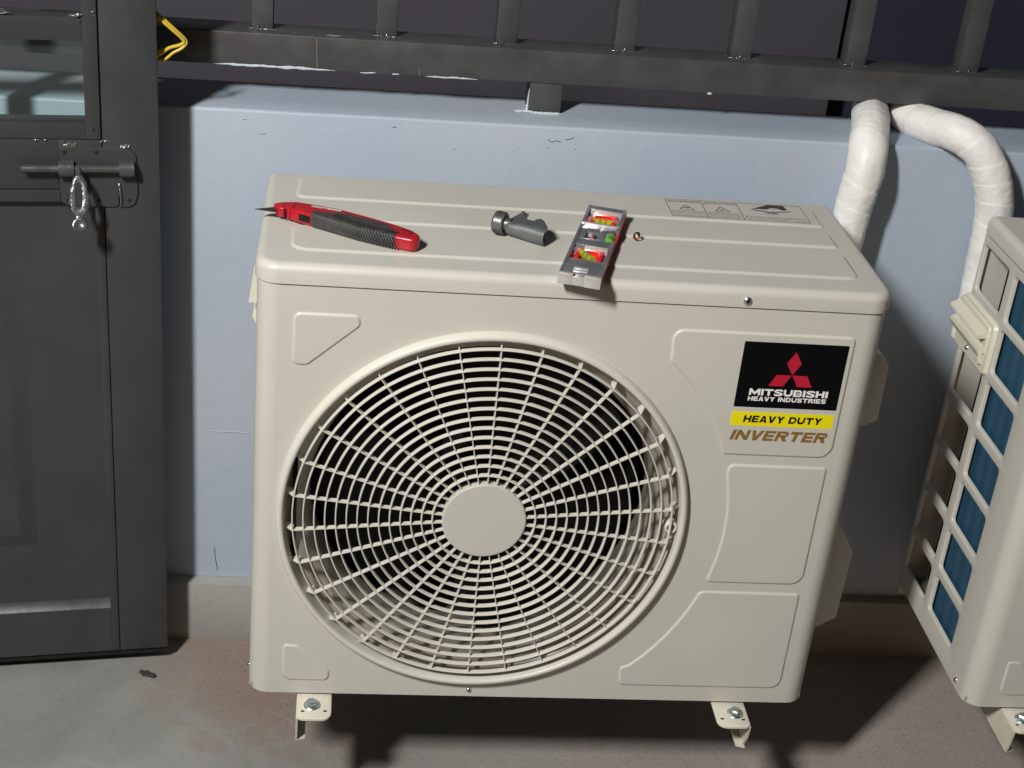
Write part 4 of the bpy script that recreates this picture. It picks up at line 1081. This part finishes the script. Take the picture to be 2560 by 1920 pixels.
bm = bmesh.new(); box(bm, 0.0110, 0.0240, -0.0080, 0.0120, 0.0050, 0.0195, 0.002); obj('inner_block', bm, M['darkmetal'], pc)

# spirit level
LW, LL, LH = 0.0525, 0.249, 0.0150
lv = thing('spirit_level', 'silver and red torpedo spirit level lying across the lid with its end overhanging', 'spirit level', (0.3640, -0.0210, TZ), R(-16.0))
bm = bmesh.new()
box(bm, 0, LW, 0.001, LL, 0.0, 0.0035, 0.0006)
box(bm, 0, 0.0042, 0.003, LL, 0.003, LH, 0.0008); box(bm, LW - 0.0042, LW, 0.003, 0.128, 0.003, LH, 0.0008); box(bm, LW - 0.0042, LW, 0.165, LL, 0.003, LH, 0.0008)
box(bm, 0.0040, LW - 0.0040, 0.006, 0.054, 0.003, LH - 0.0006, 0.0008)
box(bm, 0.0040, LW - 0.0040, 0.103, 0.128, 0.003, LH - 0.0012, 0.0008)
box(bm, 0.0040, 0.0120, 0.127, 0.176, 0.003, LH - 0.0016, 0.0008)
box(bm, 0.0280, LW - 0.0125, 0.127, 0.176, 0.003, LH - 0.0016, 0.0008); box(bm, 0.0118, 0.0282, 0.152, 0.176, 0.003, LH - 0.0018, 0.0008)
box(bm, LW - 0.0127, LW - 0.0040, 0.152, 0.176, 0.003, LH - 0.0014, 0.0008)
box(bm, 0.0040, LW - 0.0040, 0.236, LL, 0.003, LH - 0.0004, 0.0010)
obj('level_frame', bm, M['level_body'], lv)
bm = bmesh.new()
box(bm, -0.0006, 0.0185, -0.0010, 0.0045, 0.0002, LH + 0.0004, 0.0008); box(bm, 0.0183, 0.0330, -0.0008, 0.0030, 0.0006, LH - 0.003, 0.0006); box(bm, 0.0328, LW + 0.0004, -0.0012, 0.0040, 0.0001, LH + 0.0002, 0.0008)
obj('end_cap', bm, M['level_silver'], lv)
bm = bmesh.new()
for yy in (0.0100, 0.0180): box(bm, 0.0160, 0.0345, yy, yy + 0.0050, LH - 0.0010, LH + 0.0012, 0.0008)
obj('ridged_clip', bm, M['level_silver'], lv)
bars = ((0.0010, LW - 0.0010, 0.1770, 0.1820, 0.0006), (0.0060, LW - 0.0045, 0.2265, 0.2295, 0.0005), (0.0060, LW - 0.0045, 0.2310, 0.2335, 0.0002), (0.0180, LW - 0.0050, 0.0935, 0.0965, 0.0006), (0.0180, LW - 0.0050, 0.0985, 0.1005, 0.0002))
for (a_, b_, c_, d_, e_) in bars:
    bm = bmesh.new(); box(bm, a_, b_, c_, d_, 0.004, LH + e_, 0.0005); obj('chrome_bar', bm, M['level_silver'], lv)
# red cradles
bm = bmesh.new()
for (v0, v1) in ((0.183, 0.228), (0.054, 0.097)):
    lp_ = rloop([(0.0048, v0), (LW - 0.0048, v0), (LW - 0.0048, v1), (0.0048, v1)], 0.008, 5)
    poly(bm, lp_, 0.0032, 0.0062, TOP)
    for (uu, w_) in ((0.0090, 0.006), (LW - 0.0150, 0.006)): box(bm, uu, uu + w_, v0 + 0.004, v1 - 0.004, 0.005, 0.0125, 0.001)
    lp2 = [Vector((0.010 + 0.033 * k / 10, v1 - 0.0135 + 0.006 * math.sin(PI * k / 10))) for k in range(11)]
    poly(bm, lp2 + [Vector((0.043, v1 - 0.002)), Vector((0.010, v1 - 0.002))], 0.0050, 0.0120, TOP)
    lp3 = [Vector((0.010 + 0.033 * k / 10, v0 + 0.010 - 0.006 * math.sin(PI * k / 10))) for k in range(11)]
    poly(bm, [Vector((0.043, v0 + 0.001)), Vector((0.010, v0 + 0.001))][::-1] + lp3[::-1], 0.0050, 0.0100, TOP)
box(bm, LW - 0.0042, LW + 0.0002, 0.128, 0.165, 0.002, 0.0110, 0.0006)
box(bm, LW - 0.0002, LW + 0.0005, 0.006, LL - 0.004, 0.0015, 0.0115)
obj('red_cradle', bm, M['level_red'], lv)
def vial(pts, r, m_, name):
    bm = bmesh.new(); tube(bm, pts, r, 20); v_ = obj(name, bm, m_, lv)
    bm = bmesh.new(); p0, p1 = Vector(pts[0]), Vector(pts[-1]); d_ = (p1 - p0).normalized()
    for t in (0.36, 0.64):
        c_ = p0.lerp(p1, t); tube(bm, [c_ - d_ * 0.0004, c_ + d_ * 0.0004], r * 1.03, 20)
    obj('vial_line', bm, M['black'], v_)
vial([(0.0130, 0.2030, 0.0095), (0.0400, 0.2030, 0.0095)], 0.0046, M['vial'], 'vial')
vial([(0.0155, 0.0840, 0.0098), (0.0340, 0.0640, 0.0098)], 0.0052, M['vial'], 'vial')
vial([(LW - 0.0085, 0.1300, 0.0090), (LW - 0.0085, 0.1500, 0.0090)], 0.0068, M['vial_green'], 'vial')
for pa, pb in (((0.0060, 0.2050, 0.0105), (0.0125, 0.2050, 0.0105)), ((0.0405, 0.2050, 0.0105), (0.0470, 0.2050, 0.0105)), ((0.0080, 0.0900, 0.0110), (0.0150, 0.0845, 0.0110))):
    bm = bmesh.new(); tube(bm, [pa, pb], 0.0048, 14); obj('clear_holder', bm, M['vial_clear'], lv)
bm = bmesh.new(); box(bm, 0.0122, 0.0280, 0.1290, 0.1518, 0.003, 0.0098, 0.0010); wd = obj('dark_window', bm, M['slider'], lv)
bm = bmesh.new(); box(bm, 0.0195, 0.0225, 0.1330, 0.1470, 0.0096, 0.0102, 0.0002); obj('red_mark', bm, M['level_red'], wd)
bm = bmesh.new(); box(bm, 0.0155, 0.0175, 0.1330, 0.1450, 0.0096, 0.0102, 0.0002); obj('pale_mark', bm, M['print'], wd)

# copper offcut
bm = bmesh.new(); rings = []
for k in range(20):
    a = 2 * PI * k / 20
    c_ = Vector((0.0034 * math.cos(a), 0.0012 * math.sin(a) * 1.0, 0.0048 + 0.0042 * math.sin(a)))
    rad = Vector((math.cos(a), 0.3 * math.sin(a), math.sin(a))).normalized()
    rings.append([c_ + rad * 0.0011 * math.cos(b) + Vector((0.2, 1, 0)).normalized() * 0.0019 * math.sin(b) * (1 + 0.3 * math.sin(a * 2)) for b in [2 * PI * j / 8 for j in range(8)]])
rings.append(rings[0]); sweep(bm, rings, True, False)
cr = obj('copper_ring', bm, M['copper']); cr.location = (0.4870, 0.1370, TZ); cr.rotation_euler = (0, 0, R(-30))
tag(cr, 'tiny bent copper ring lying on the lid to the right of the spirit level', 'ring')

# floor debris
bm = bmesh.new()
for (x, y, r) in ((0, 0, 0.007), (0.008, -0.003, 0.005), (-0.008, 0.005, 0.004), (0.012, -0.006, 0.004)): blob(bm, (x, y, 0.002), r, 1.1, 0.9, 0.5, 0.9, 2, x * 99)
db = obj('debris_scrap', bm, M['debris']); db.location = (-0.181, 0.318, FZ); tag(db, 'small dark crumpled scrap lying on the floor below the door', 'debris')
random.seed(11)
bm = bmesh.new()
for k in range(620):
    if k < 300: x = random.gauss(0.04, 0.07); y = 0.415 - abs(random.gauss(0, 0.12))
    else: x = random.uniform(-0.35, 1.2); y = random.uniform(0.02, 0.41)
    if y > 0.412: continue
    r = random.uniform(0.0004, 0.0013) * (1.6 if random.random() < 0.08 else 1)
    blob(bm, (x, y, FZ + r * 0.3), r, 1.2, 1, 0.7, 0.7, 1, k)
gv = obj('floor_grit', bm, M['rubble']); tag(gv, 'fine cement crumbs scattered on the floor along the wall', 'grit', kind='stuff')
